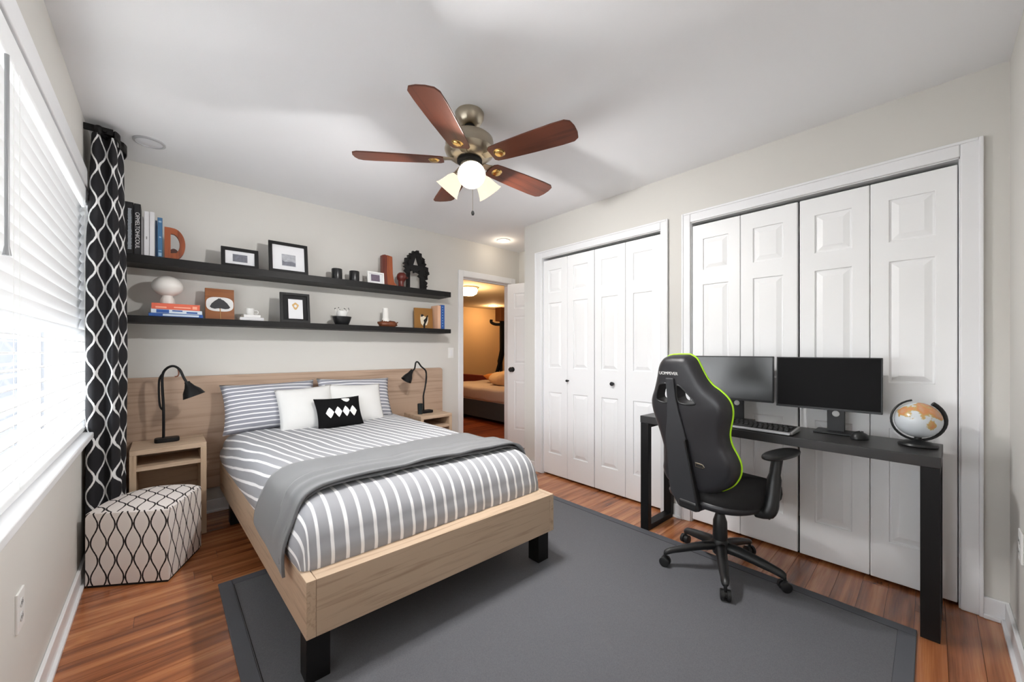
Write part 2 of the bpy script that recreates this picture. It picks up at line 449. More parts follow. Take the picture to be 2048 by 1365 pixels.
# bifold closet doors: each door is two hinged leaves with three raised panels
PZ = [(1.735, 1.945), (1.025, 1.632), (.218, .79)]
def leaf(parent, y0, y1, ax0, z1=2.047):
    """leaf on the plane x=ax0 (local), room side towards -x"""
    z0 = .016; st = .0
    w = y1-y0; pa = y0+.5*w-.077; pb = y0+.5*w+.077
    bm = bmesh.new()
    add_box(bm, ax0+.009, ax0+.034, y0, y1, z0, z1)
    o = from_bm('leaf', bm, M_door, parent)
    # one frame face with three openings, eased towards the panels
    prism('stile_frame', [(y0, z0), (y1, z0), (y1, z1), (y0, z1)], .0095, M_door, o, frame((ax0+.0095, 0, 0), (0, 1, 0), (0, 0, 1), (-1, 0, 0)),
          holes=[[(pa, za), (pa, zb), (pb, zb), (pb, za)] for za, zb in PZ], b=.0045)
    for za, zb in PZ:
        i1, i2 = .006, .034
        vs = []
        for ins, xx in ((i1, ax0+.0095), (i2, ax0+.001)):
            vs += [(xx, pa+ins, za+ins), (xx, pb-ins, za+ins), (xx, pb-ins, zb-ins), (xx, pa+ins, zb-ins)]
        fs = [(4, 5, 6, 7), (0, 1, 5, 4), (1, 2, 6, 5), (2, 3, 7, 6), (3, 0, 4, 7)]
        pyd('raised_panel', vs, fs, M_door, o)
    return o
def bifold(name, label, ya, yb, knob=None):
    d = thing(name, label, 'closet door', (XR+.008, (ya+yb)/2, 0)); d['kind'] = 'structure'
    h = (yb-ya)/2
    leaf(d, -h+.001, -.0012, 0); leaf(d, .0012, h-.001, 0)
    if knob:
        ky, kz, kr = knob
        lathe('knob', [(0, .0), (kr*.6, 0), (kr*.45, .012), (kr*.9, .018), (kr, .026), (kr*.8, .033), (0, .036)], M_black, d, 20,
              frame((0, ky-(ya+yb)/2, kz), (0, 1, 0), (0, 0, 1), (-1, 0, 0)))
    return d
ym = (OL[0]+OL[1])/2; yn = (OR[0]+OR[1])/2
bifold('door_1', 'far bifold door of the narrower closet, with the smaller black knob', ym+.002, OL[1]-.006, (-1.345, .912, .011))
bifold('door_2', 'near bifold door of the narrower closet, with the larger black knob', OL[0]+.006, ym-.002, (-1.812, .914, .017))
bifold('door_3', 'bifold door of the larger closet, behind the chair and the lighter monitor', yn+.004, OR[1]-.006)
bifold('door_4', 'bifold door of the larger closet, behind the globe', OR[0]+.006, yn-.004)

# panelled door ajar in the entry alcove
d5 = thing('door_5', 'white panelled door with a black knob standing ajar beside the doorway', 'door', (XA-.03, -.72, 0)); d5['kind'] = 'structure'
hx, hy = 3.462-(XA-.03), -.035+.72
d5.rotation_euler = (0, 0, math.atan2(-hx, hy))
wd = math.hypot(hx, hy)
bm = bmesh.new(); add_box(bm, 0, .035, 0, wd, .012, 2.0); lf = from_bm('leaf', bm, M_door, d5)
cols = [(.10, wd/2-.04), (wd/2+.04, wd-.10)]
prism('stile_frame', [(0, .012), (wd, .012), (wd, 2.0), (0, 2.0)], .0085, M_door, lf, frame((.0005, 0, 0), (0, 1, 0), (0, 0, 1), (-1, 0, 0)),
      holes=[[(c0, za), (c0, zb), (c1, zb), (c1, za)] for c0, c1 in cols for za, zb in ((1.70, 1.88), (1.03, 1.60), (.23, .82))], b=.003)
for c0, c1 in cols:
    for za, zb in ((1.70, 1.88), (1.03, 1.60), (.23, .82)):
        vs = []
        for ins, xx in ((.006, .0005), (.03, -.007)):
            vs += [(xx, c0+ins, za+ins), (xx, c1-ins, za+ins), (xx, c1-ins, zb-ins), (xx, c0+ins, zb-ins)]
        pyd('raised_panel', vs, [(4, 5, 6, 7), (0, 1, 5, 4), (1, 2, 6, 5), (2, 3, 7, 6), (3, 0, 4, 7)], M_door, lf)
lathe('knob', [(0, 0), (.03, 0), (.03, .006), (.012, .01), (.012, .028), (.026, .036), (.03, .048), (.024, .06), (0, .064)], M_black, d5, 20,
      frame((-.008, wd-.075, .955), (0, 1, 0), (0, 0, 1), (-1, 0, 0)))

# window: frame, sashes, glass, casing, sill
win = thing('window_1', 'wide window behind white horizontal blinds', 'window', (0, (WY0+WY1)/2, WZ0)); win['kind'] = 'structure'
wl = (WY1-WY0)/2; wh = WZ1-WZ0
def wb_(x0, x1, y0, y1, z0, z1): return (x0, x1, y0, y1, z0, z1)
boxes('window_frame', [(-.13, -.07, -wl, -wl+.04, 0, wh), (-.13, -.07, wl-.04, wl, 0, wh), (-.13, -.07, -wl, wl, 0, .04), (-.13, -.07, -wl, wl, wh-.04, wh), (-.12, -.08, -.02, .02, .04, wh-.04)], M_trim, win, .003)
M_pane = mat('window_glass', (255, 255, 255), .0, trans=1)
_nt = M_pane.node_tree
_tr = _nt.nodes.new('ShaderNodeBsdfTransparent'); _gl = _nt.nodes.new('ShaderNodeBsdfGlossy'); _gl.inputs['Roughness'].default_value = .02
_mx = _nt.nodes.new('ShaderNodeMixShader'); _mx.inputs[0].default_value = .05
_nt.links.new(_tr.outputs[0], _mx.inputs[1]); _nt.links.new(_gl.outputs[0], _mx.inputs[2])
_nt.links.new(_mx.outputs[0], _nt.nodes['Material Output'].inputs['Surface'])
for a, b_ in ((-wl+.04, -.02), (.02, wl-.04)):
    box('pane', -.101, -.098, a, b_, .04, wh-.04, M_pane, win)
boxes('reveal', [(-.07, 0, -wl, -wl+.004, 0, wh), (-.07, 0, wl-.004, wl, 0, wh), (-.07, 0, -wl, wl, wh-.004, wh)], M_trim, win)
boxes('casing', [(0, .018, -wl-.08, wl+.075, wh, wh+.09), (0, .018, wl, wl+.075, -.03, wh), (0, .018, -wl-.08, -wl, -.03, wh)], M_trim, win, .005)
boxes('sill', [(-.07, .045, -wl-.09, wl+.08, -.03, .0)], M_trim, win, .006, 3)
boxes('apron', [(0, .014, -wl-.08, wl+.075, -.075, -.03)], M_trim, win, .004)

# horizontal blind: every slat its own piece
bl = thing('window_blind', 'white horizontal slat blind covering the left window', 'blind', (0, (WY0+WY1)/2, WZ0))
bw = wl-.006
box('valance', -.045, .012, -bw, bw, wh-.085, wh-.006, M_blind, bl, .006, 3)
slat_vs, slat_fs = [], []
def slat_mesh():
    vs, fs = [], []
    n = 6
    for yy in (-bw, bw):
        for s_ in (1, -1):
            for k in range(n+1):
                u = -1+2*k/n
                vs.append((u*.0268, yy, .0022*(1-u*u)+s_*.0014))
    m_ = n+1
    for k in range(n):
        fs.append((k, k+1, 2*m_+k+1, 2*m_+k)); fs.append((m_+k, 3*m_+k, 3*m_+k+1, m_+k+1))
    fs.append((0, 2*m_, 3*m_, m_)); fs.append((n, m_+n, 3*m_+n, 2*m_+n))
    fs.append(tuple(range(n+1))+tuple(m_+k for k in range(n, -1, -1))); fs.append(tuple(2*m_+k for k in range(n, -1, -1))+tuple(3*m_+k for k in range(n+1)))
    return vs, fs
sv, sf = slat_mesh()
first = None
z = .065
while z < wh-.10:
    if first is None: o = first = pyd('slat', sv, sf, M_blind, bl, True); first.data.set_sharp_from_angle(angle=R(40))
    else: o = bpy.data.objects.new('slat', first.data); COL.objects.link(o); o.parent = bl
    zw = WZ0+z
    o.location = (-.017, 0, z); o.rotation_euler = (0, R(-77 if zw > 1.31 else (-40 if zw > 1.27 else -6+random.uniform(-1.5, 1.5))), 0)
    z += .0508
box('bottom_rail', -.042, .010, -bw, bw, .006, .030, M_blind, bl, .005, 2)
for yy in (bw-.10, .02, .08, -bw+.10):
    boxes('ladder_cord', [(.0115, .0127, yy-.001, yy+.001, .03, wh-.085), (-.0455, -.0443, yy-.001, yy+.001, .03, wh-.085)], M_white, bl)
yw = -1.985-(WY0+WY1)/2
tube('tilt_wand', [(.024, yw, 1.934-WZ0), (.024, yw, 1.45-WZ0), (.024, yw, 1.425-WZ0)], [.0045, .0045, .008], mat('clear_grey_wand', (150, 152, 154), .3), bl, 8)

# view outside: grey wing of the house with white pilasters, and added ground, made pale to bounce daylight up
ext = thing('neighbouring_house_wing', 'pale grey house wing with white pilasters outside the window', 'building', (-2.6, 3.2, -.3))
M_ext = mat('grey_siding', (92, 95, 100), .8, var=.04, scale=6)
box('siding', -2.4, 2.45, 0, .2, 0, 3.4, M_ext, ext)
for a, b_ in ((1.98, 2.16), (1.74, 1.90), (1.2, 1.32)): box('pilaster', a-.0, b_, -.05, 0, 0, 3.4, M_trim, ext, .01)
box('eave', -2.5, 2.5, -.25, .3, 3.4, 3.55, M_trim, ext, .01)
struct(box('ground', -30, -.16, -25, 30, -.5, -.35, mat('pale_bounce_ground', (196, 194, 188), .9, var=.08, scale=4)), 'ground outside the window, made pale to bounce daylight', 'ground')

# ------------------------------------------------------------------ room beyond the doorway
M_wall2 = mat('tan_wall_paint', (196, 164, 124), .8, var=.02, scale=3)
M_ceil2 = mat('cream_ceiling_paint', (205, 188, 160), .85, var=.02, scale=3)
OX0, OX1, OY1, OH = 2.3, 7.4, 4.3, 2.28
bm = bmesh.new()
add_box(bm, OX0-.1, OX0, .12, OY1+.1, 0, OH); add_box(bm, OX1, OX1+.1, .12, OY1+.1, 0, OH); add_box(bm, OX0, OX1, OY1, OY1+.1, 0, OH)
add_box(bm, XA+.12, OX1, .02, .12, 0, OH)
struct(from_bm('wall_far_room', bm, M_wall2), 'tan walls of the room seen through the doorway', 'wall')
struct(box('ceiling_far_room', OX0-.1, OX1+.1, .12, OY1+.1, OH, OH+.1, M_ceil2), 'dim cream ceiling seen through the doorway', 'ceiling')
fl2 = struct(box('floor_far_room', OX0-.1, OX1+.1, .12, OY1+.1, -.06, -.004, M_dark), 'red laminate plank floor seen through the doorway', 'floor')
bmp = bmesh.new(); add_box(bmp, 0, 1.2, 0, .119, -.006, 0)
pm2 = bpy.data.meshes.new('plank'); bmesh.ops.recalc_face_normals(bmp, faces=bmp.faces[:]); bmp.to_mesh(pm2); bmp.free(); pm2.materials.append(M_floor2)
for j in range(16):
    x = 2.45+random.random()*.0
    x = OX0-random.random()*.9
    while x < 6:
        o = bpy.data.objects.new('plank', pm2); COL.objects.link(o); o.parent = fl2
        x0 = max(x, OX0); o.location = (x0, .12+.12*j, 0); o.scale = ((x+1.2-x0)/1.2, 1, 1)
        x += 1.201
o = bpy.data.objects.new('plank', pm2); COL.objects.link(o); o.parent = fl2; o.location = (DX0+.004, 0, 0); o.scale = ((DX1-DX0-.008)/1.2, 1, 1)

def glow_lamp(parent, loc, watts, rgb, radius=.04):
    ld = bpy.data.lights.new('bulb_light', 'POINT'); ld.energy = watts; ld.color = lin(rgb)[:3]; ld.shadow_soft_size = radius
    lo = bpy.data.objects.new('bulb_light', ld); COL.objects.link(lo); lo.parent = parent; lo.location = loc
    return lo

M_warmglow = mat('lit_warm_glass', (255, 240, 214), .4, emit=(255, 226, 178), estr=9)
fm = thing('flush_ceiling_light', 'glowing warm flush-mount ceiling light seen through the doorway', 'ceiling light', (4.213, 1.827, OH))
lathe('base_plate', [(0, 0), (.17, 0), (.17, -.02), (.15, -.03), (0, -.03)], M_nickel, fm, 28)
lathe('glass_bowl', [(.15, -.028), (.158, -.06), (.14, -.11), (.09, -.14), (0, -.15)], M_warmglow, fm, 28)
glow_lamp(fm, (0, 0, -.26), 13, (255, 216, 164), .1)
dl = thing('recessed_downlight', 'small lit recessed light deep in the far room ceiling', 'ceiling light', (6.26, 3.64, OH))
lathe('trim_ring', [(.13, 0), (.13, -.008), (.10, -.01), (.10, 0)], M_white, dl, 24)
lathe('lens', [(.10, -.004), (0, -.006)], M_warmglow, dl, 24)
glow_lamp(dl, (0, 0, -.08), 9, (255, 212, 158), .06)

fb = thing('far_bed', 'bed with a beige blanket over a dark skirt seen through the doorway', 'bed', (4.9, 1.75, 0))
def lump(name, x0, x1, y0, y1, z0, z1, m, parent, amp=.01, n=14, r=.05, seed=0):
    """soft rounded slab with gentle unevenness"""
    bm = bmesh.new(); add_box(bm, x0, x1, y0, y1, z0, z1)
    bmesh.ops.bevel(bm, geom=bm.edges[:]+bm.verts[:], offset=r, segments=4, affect='EDGES', profile=.5)
    bmesh.ops.subdivide_edges(bm, edges=[e for e in bm.edges if e.calc_length() > .12], cuts=n, use_grid_fill=True)
    for v in bm.verts:
        v.co += Vector((0, 0, 1))*amp*noise.noise(v.co*4+Vector((seed, 0, 0)))
    return from_bm(name, bm, m, parent, True)
box('bed_base', -.66, .66, -.88, 1.1, .06, .36, mat('dark_bed_skirt', (62, 66, 68), .9), fb, .02)
lump('mattress', -.68, .68, -.9, 1.12, .34, .54, M_cream, fb, .0)
lump('blanket', -.715, .70, -.92, .9, .36, .575, mat('beige_blanket', (190, 168, 152), .95, var=.04, bump=.2, bscale=200), fb, .02, seed=4)
box('headboard', .72, .78, -.9, 2.48, .0, .63, mat('dark_red_board', (120, 40, 34), .6), fb, .02)
def pillow(name, w, h, t, m, parent=None, mtx=None, n=18, pinch=.07, stripe=0, seed=0, puff=2.2):
    """stuffed cushion: outline pinched along its sides, pointed corners, uneven fill; local xy, thickness z"""
    vs, fs, uv = [], [], []
    for side in (1, -1):
        for j in range(n+1):
            for i in range(n+1):
                p = -1+2*i/n; q = -1+2*j/n
                x = p*w/2*(1-pinch*(1-abs(q)**2)*abs(p)**3); y = q*h/2*(1-pinch*(1-abs(p)**2)*abs(q)**3)
                f = max(0, (1-abs(p)**puff)*(1-abs(q)**puff))**.55
                zz = side*t/2*f*(1+.12*noise.noise(Vector((p*2+seed, q*2, side))))
                vs.append(Vector((x, y, zz))); uv.append((x, y))
    N1 = (n+1)*(n+1)
    for sd in (0, 1):
        for j in range(n):
            for i in range(n):
                a = sd*N1+j*(n+1)+i; q4 = (a, a+1, a+n+2, a+n+1)
                fs.append(q4 if sd == 0 else tuple(reversed(q4)))
    if mtx: vs = [mtx @ v for v in vs]
    me = bpy.data.meshes.new(name); me.from_pydata([tuple(v) for v in vs], [], fs); me.update()
    ul = me.uv_layers.new(name='UVMap')
    for p_ in me.polygons:
        for li in p_.loop_indices: ul.data[li].uv = uv[me.loops[li].vertex_index]
    bm = bmesh.new(); bm.from_mesh(me); bmesh.ops.remove_doubles(bm, verts=bm.verts[:], dist=1e-5); bm.to_mesh(me); bm.free()
    return link(name, me, m, parent, True)
tag(pillow('orange_cushion', .42, .30, .16, mat('orange_cloth', (196, 120, 50), .9, var=.15, scale=8), None, Matrix.Translation((5.02, 2.05, .665)) @ Matrix.Rotation(R(12), 4, 'Y')),
    'small orange cushion on the far bed', 'cushion')
tag(lump('folded_blanket', 4.55, 5.35, 1.25, 1.75, .58, .78, mat('tan_plush', (200, 164, 124), .95, var=.12, scale=14, bump=.3, bscale=120), None, .09, 8, .09, 3),
    'crumpled tan plush blanket heaped on the far bed', 'blanket')
st = thing('coat_stand', 'tall dark stand draped with black cloth beyond the doorway', 'stand', (5.95, 2.98, 0))
tube('pole', [(0, 0, 0), (0, 0, 1.84)], .035, M_dark, st, 10)
lathe('foot', [(0, .03), (.22, .03), (.22, 0), (0, 0)], M_dark, st, 20)
tube('arm', smooth_path([(.0, 0, 1.78), (-.12, .06, 1.78), (-.2, .1, 1.82), (-.2, .1, 1.88)]), .035, M_dark, st, 8)
tube('hanging_cloth', smooth_path([(.02, -.03, 1.98), (.02, -.06, 1.5), (-.02, -.04, 1.1), (-.12, 0, .70), (-.16, .02, .6)]), [.15]*20+[.10]*13, M_pblack, st, 10, flat=.4)
tube('hanging_strap', smooth_path([(.14, -.12, 1.98), (.12, -.13, 1.4), (.1, -.1, .9), (.0, -.08, .62)]), .05, M_dark, st, 8, flat=.5)
box('hat_box', -.16, .12, -.18, .02, 1.84, 2.14, mat('brown_box', (130, 80, 44), .7), st, .01)

# ------------------------------------------------------------------ bed
NL, NR, HL, HR = Vector((.681, -2.108)), Vector((1.932, -2.135)), Vector((.622, -.062)), Vector((1.985, -.062))
bed = thing('bed', 'light oak platform bed with a wide wall-length headboard', 'bed', (1.3, -1.05, 0))
BO = Vector((1.3, -1.05, 0))
ZB, ZT = .18, .382
def quadprism(name, pts, z0, z1, m, parent, b=.004):
    vs = [(p[0]-BO.x, p[1]-BO.y, z) for z in (z0, z1) for p in pts]
    n = len(pts); fs = [tuple(range(n)), tuple(range(n, 2*n))]+[(i, (i+1) % n, n+(i+1) % n, n+i) for i in range(n)]
    return bev(pyd(name, vs, fs, m, parent), b, 2)
th = .032
def lerp2(a, b_, t): return a+(b_-a)*t
fd = (NR-NL).normalized(); fn = Vector((-fd.y, fd.x))          # along the foot, inward
quadprism('foot_board', [NL+fd*th, NR-fd*th, NR-fd*th+fn*th, NL+fd*th+fn*th], ZB, ZT, M_oak, bed, .002)
lr = (HL-NL).normalized(); rr = (HR-NR).normalized()
quadprism('side_rail', [NL, NL+fd*th, HL+Vector((th, 0)), HL], ZB, ZT, M_oaky, bed, .002)
quadprism('side_rail', [NR-fd*th, NR, HR, HR-Vector((th, 0))], ZB, ZT, M_oaky, bed, .002)
# flat ledge inside the rails on which the mattress rests
led = .13
quadprism('foot_ledge', [NL+fd*th+fn*th, NR-fd*th+fn*th, NR-fd*th+fn*led, NL+fd*th+fn*led], ZT-.025, ZT-.001, M_oak, bed, .001)
quadprism('slat_deck', [NL+fd*th+fn*led, NR-fd*th+fn*led, HR+Vector((-th, -.01)), HL+Vector((th, -.01))], ZT-.06, ZT-.03, M_oaky, bed, .001)
for px, py in ((NL.x+.005, NL.y+.02), (NR.x-.085, NR.y+.035)):
    o = box('leg', px-BO.x, px+.08-BO.x, py-BO.y, py+.08-BO.y, .008, ZB, M_blackmatte, bed, .003)
for px, py in ((HL.x+.03, HL.y-.30), (HR.x-.11, HR.y-.30)):
    box('leg', px-BO.x, px+.08-BO.x, py-BO.y, py+.08-BO.y, .0, ZB, M_blackmatte, bed, .003)
# headboard: one broad panel with rounded upper right corner
rc = .03
ol = [(.06, .19), (2.516, .19), (2.516, 1.004-rc)]+[(2.516-rc+rc*math.cos(a), 1.004-rc+rc*math.sin(a)) for a in [R(q) for q in range(10, 90, 20)]]+[(2.516-rc, 1.004), (.06, 1.004)]
prism('headboard', ol, .036, M_head, bed, XZ(-BO.x, -.014-BO.y, 0), b=.003)

# mattress under a striped duvet
M_duvet = stripes('grey_duvet_white_stripes', (160, 161, 165), (244, 244, 244), .0555, .0135, 'X', wob=.010)
M_psham = stripes('grey_sham_white_stripes', (150, 151, 160), (236, 236, 238), .030, .0085, 'Y', wob=.012)
def edge_x(yv):
    t = (yv-HL.y)/(NL.y-HL.y)
    return lerp2(HL.x, NL.x, t), lerp2(HR.x, NR.x, t)
YFT, YHD = -2.035, -.058
ZD = .608
def rprof(s, L_, h, r, bulge):
    """rounded profile: s in 0..1 over wall, arc, flat, arc, wall -> (pos 0..L, drop)"""
    arc = r*PI/2; wall = h-r; flat = L_-2*r; tot = 2*(wall+arc)+flat; d = s*tot
    mirror = d > tot/2
    if mirror: d = tot-d
    if d < wall: p, dr = -bulge*math.sin(PI*d/wall*.9), h-d
    elif d < wall+arc: a = (d-wall)/r; p, dr = r*(1-math.cos(a)), r-r*math.sin(a)
    else: p, dr = r+(d-wall-arc), 0
    return (L_-p if mirror else p), dr, s*tot
def duvet_point(a, b_, off=0.0):
    h = ZD-.362
    py, dy, ly = rprof(b_, YHD-YFT, h, .15, .01)
    yv = YFT+py
    xl, xr_ = edge_x(max(min(yv, YHD), YFT)); xl += .006; xr_ += -.006
    px, dx, lx = rprof(a, xr_-xl, h, .12, .018)
    # draw the plan corners in where both sides fall
    k = min(dx, dy)/h
    xm = (xl+xr_)/2; ym = (YFT+YHD)/2
    x = xl+px; x += (xm-x)*.045*k; yv += (ym-yv)*.03*k
    drop = max(dx, dy) if min(dx, dy) < 1e-6 else min(h, math.hypot(dx, dy))
    z = ZD-drop
    return Vector((x, yv, z)), lx
NX, NY = 110, 150
vs, uvs, fs = [], [], []
for j in range(NY+1):
    for i in range(NX+1):
        P, lx = duvet_point(i/NX, j/NY)
        top = max(0, min(1, (P.z-.40)/.15))
        w_ = noise.noise(Vector((P.x*3.2, P.y*1.6, 2)))*.010+noise.noise(Vector((P.x*9, P.y*4, 7)))*.005
        P.z += w_*top
        if top < .9: P.y -= .006*noise.noise(Vector((P.x*14, P.z*3, 1)))
        vs.append(P-BO*1.0); uvs.append((lx+.16*max(P.y, -1.55)-.16*0, P.y))
for j in range(NY):
    for i in range(NX):
        a = j*(NX+1)+i; fs.append((a, a+1, a+NX+2, a+NX+1))
duv = thing('mattress_bedding', 'mattress made up with a grey duvet striped in white', 'bedding', tuple(BO))
d_ = pyd('duvet', vs, fs, M_duvet, duv, True, uvs=uvs)
quadprism('mattress', [Vector((NL.x+.07, -2.0)), Vector((NR.x-.07, -2.0)), Vector((HR.x-.07, -.09)), Vector((HL.x+.07, -.09))], ZT-.02, .56, M_cream, duv, .03)

# grey throw across the foot
thr = thing('throw_blanket', 'soft grey throw blanket laid across the foot of the bed', 'throw', tuple(BO))
def foot_drop(yv):
    r = .15; p = yv-YFT
    if p >= r: return 0
    q = max(-1, min(1, 1-p/r)); return r-r*math.sqrt(max(0, 1-q*q))
def throw_row(yv, off, tipz, k):
    """cross-section over the bed at depth yv, from the left hang to the right one"""
    xl, xr_ = edge_x(max(yv, -2.1)); zt = ZD+off-foot_drop(yv)
    lo = tipz
    pts = [(xl-.028, lo), (xl-.030, .40), (xl-.022, .45), (xl+.004, .52), (xl+.04, zt-.045), (xl+.10, zt-.010), (xl+.18, zt)]
    n = 9
    for i in range(1, n): pts.append((lerp2(xl+.18, xr_-.18, i/n), zt+.004*math.sin(i*2.1+k)))
    pts += [(xr_-.18, zt), (xr_-.10, zt-.010), (xr_-.04, zt-.045), (xr_-.004, .52), (xr_+.022, .45), (xr_+.030, .40), (xr_+.028, .352)]
    return [Vector((x, yv, z)) for x, z in pts]
def throw_sheet(name, y0, y1, off, tip0, tip1, nrow=26, wav=.006, seed=0, curve=0.0):
    rows = []
    for j in range(nrow+1):
        t = j/nrow; yv = lerp2(y0, y1, t)
        base = smooth_path(throw_row(yv, off, lerp2(tip0, tip1, t), seed), 4)
        row_ = []
        for i, P in enumerate(base):
            s_ = i/(len(base)-1); c_ = 2*s_-1
            P.z += wav*noise.noise(Vector((s_*5+seed, t*3, seed)))
            P.y += curve*(abs(c_)**2.2)*(.3+.7*t)+.012*noise.noise(Vector((s_*4, seed, t)))
            row_.append(P-BO)
        rows.append(row_)
    nc = len(rows[0]); vs = [p for r_ in rows for p in r_]; fs = []
    for j in range(nrow):
        for i in range(nc-1):
            a = j*nc+i; fs.append((a, a+1, a+nc+1, a+nc))
    o = pyd(name, vs, fs, M_throw, thr, True)
    sd = o.modifiers.new('thickness', 'SOLIDIFY'); sd.thickness = .010; sd.offset = 0
    return o
throw_sheet('blanket_layer', -1.43, -1.885, .020, .375, .350, seed=1, curve=-.03)
throw_sheet('folded_edge', -1.735, -1.905, .044, .372, .340, seed=5, curve=-.035, wav=.010)

# pillows leaning on the headboard (each stands on the duvet)
def lean(x, y, z, tilt, turn=0, roll=0):
    """pillow frame: local x along the bed's width, local y up, local z towards the foot"""
    return Matrix.Translation((x, y, z)) @ Matrix.Rotation(R(turn), 4, 'Z') @ Matrix.Rotation(R(90-tilt), 4, 'X') @ Matrix.Rotation(R(roll), 4, 'Z')
ZP = .605
tag(pillow('striped_pillow', .62, .37, .17, M_psham, None, lean(.925, -.20, ZP+.165, 22, 0, 1), seed=1), 'grey and white striped pillow nearest the window side of the bed', 'pillow', 'striped pillows')
tag(pillow('striped_pillow', .62, .37, .17, M_psham, None, lean(1.56, -.19, ZP+.165, 22, 0, -2), seed=5), 'striped pillow mostly hidden behind the white cushion, nearest the doorway', 'pillow', 'striped pillows')
tag(pillow('white_cushion', .40, .36, .13, M_pill, None, lean(1.13, -.345, ZP+.135, 26, -3, 3), seed=9), 'plain white square cushion left of the black cushion', 'cushion', 'white cushions')
tag(pillow('white_cushion', .46, .35, .13, M_pill, None, lean(1.505, -.33, ZP+.140, 26, 3, -3), seed=12), 'plain white cushion right of the black cushion', 'cushion', 'white cushions')
bc = thing('black_cushion', 'small black cushion printed with white diamond shapes', 'cushion', (1.325, -.475, ZP+.10))
bc.rotation_euler = (R(62), 0, R(2))
cush = pillow('cover', .345, .255, .11, M_pblack, bc, seed=20, n=24)
def cush_z(x, y):
    p = x/.1725; q = y/.1275
    return .055*max(0, (1-abs(p)**2.2)*(1-abs(q)**2.2))**.55*1.05+.0035
def decal(cx, cy, outline):
    """thin printed patch that follows the cushion's swell"""
    vs = [Vector((cx, cy, cush_z(cx, cy)))]; n = len(outline)
    for k in (.5, 1):
        vs += [Vector((cx+x*k, cy+y*k, cush_z(cx+x*k, cy+y*k))) for x, y in outline]
    fs = [(0, 1+i, 1+(i+1) % n) for i in range(n)]+[(1+i, 1+n+i, 1+n+(i+1) % n, 1+(i+1) % n) for i in range(n)]
    o = pyd('printed_diamond', vs, fs, M_pwhite, bc, True, fixn=False); return o
dia = [(0, .042), (.012, .027), (.027, .0), (.012, -.027), (0, -.042), (-.012, -.027), (-.027, 0), (-.012, .027)]
for k, cx in enumerate((-.088, -.029, .029, .085)): decal(cx, -.012, [(x*(1.0 if k in (1, 2) else 1.05), y) for x, y in dia])
decal(.045, .083, [(-.032, .014), (0, .017), (.03, .013), (.031, 0), (.015, -.016), (0, -.019), (-.018, -.009)])

# ------------------------------------------------------------------ rug
rug = thing('area_rug', 'large charcoal woven rug under the bed and chair', 'rug', (1.59, -2.33, 0))
RX, RY = 1.07, 1.19
bd = .055
box('pile', -RX+bd, RX-bd, -RY+bd, RY-bd, 0.0005, .0078, M_rug, rug)
boxes('binding', [(-RX, -RX+bd, -RY, RY, .0005, .0085), (RX-bd, RX, -RY, RY, .0005, .0085), (-RX+bd, RX-bd, -RY, -RY+bd, .0005, .0085), (-RX+bd, RX-bd, RY-bd, RY, .0005, .0085)], M_rugb, rug, .003)
sl = .0008
for xa_ in (-RX+bd+.002, RX-bd-.005): box('stitch_line', xa_, xa_+.003, -RY+bd, RY-bd, .0075, .0078+sl, M_blackmatte, rug)

# ------------------------------------------------------------------ nightstands
def nightstand(label, x0, x1, y0, zt, group='oak nightstands'):
    n = thing('nightstand', label, 'nightstand', ((x0+x1)/2, (y0-.055)/2, 0), 0, group)
    ox, oy = (x0+x1)/2, (y0-.055)/2
    a, b_ = x0-ox, x1-ox; f, k = y0-oy, -.055-oy; t = .030
    box('top', a, b_, f, k, zt-t, zt, M_oak, n, .002)
    box('side_panel', a, a+t, f, k, 0, zt-t, M_oakz, n, .0015)
    box('side_panel', b_-t, b_, f, k, 0, zt-t, M_oakz, n, .0015)
    box('shelf', a+t, b_-t, f+.004, k, zt-.128, zt-.104, M_oak, n, .0015)
    box('back_panel', a+t, b_-t, k-.008, k, .06, zt-t, M_oak, n)
    box('bottom_shelf', a+t, b_-t, f+.004, k, .07, .094, M_oak, n, .0015)
    return n
nightstand('oak nightstand beside the curtain, holding the taller arched lamp', .168, .525, -.385, .590)
nightstand('oak nightstand by the doorway, holding a lamp and dark cup', 2.075, 2.415, -.385, .572)

# ------------------------------------------------------------------ task lamps
def task_lamp(label, base, path, shade_top, shade_dir, sl_, sr, wire=None, stem2=None):
    l = thing('task_lamp', label, 'lamp', base, 0, 'black bedside lamps')
    B = Vector(base)
    bm = bmesh.new(); add_box(bm, -.062, .062, -.042, .042, 0, .026)
    bmesh.ops.bevel(bm, geom=[e for e in bm.edges if abs(e.verts[0].co.z-e.verts[1].co.z) > .01], offset=.022, segments=5, affect='EDGES', profile=.5)
    bev(from_bm('base', bm, M_blackmatte, l), .006, 2)
    pts = smooth_path([Vector(p)-B for p in path], 6)
    tube('arm', pts, .0075, M_blackmatte, l, 10)
    if stem2: tube('support_rod', smooth_path([Vector(p)-B for p in stem2], 6), .0055, M_blackmatte, l, 8)
    d = Vector(shade_dir).normalized(); xa = d.orthogonal().normalized(); ya = d.cross(xa)
    mx = frame(Vector(shade_top)-B, xa, ya, d)
    k = sr
    lathe('shade', [(0, -.012), (.014, -.012), (.016, .0), (k*.45, sl_*.28), (k*.78, sl_*.6), (k, sl_), (k*.97, sl_), (k*.75, sl_*.6), (k*.4, sl_*.3), (0, sl_*.12)], M_blackmatte, l, 28, mx)
    lathe('bulb', [(0, sl_*.85), (.018, sl_*.75), (.022, sl_*.55), (.012, sl_*.3), (0, sl_*.28)], M_glass_off, l, 16, mx)
    if wire: tube('hook', smooth_path([Vector(p)-B for p in wire], 5), .004, mat('copper_tip', (120, 70, 45), .4), l, 8)
    return l
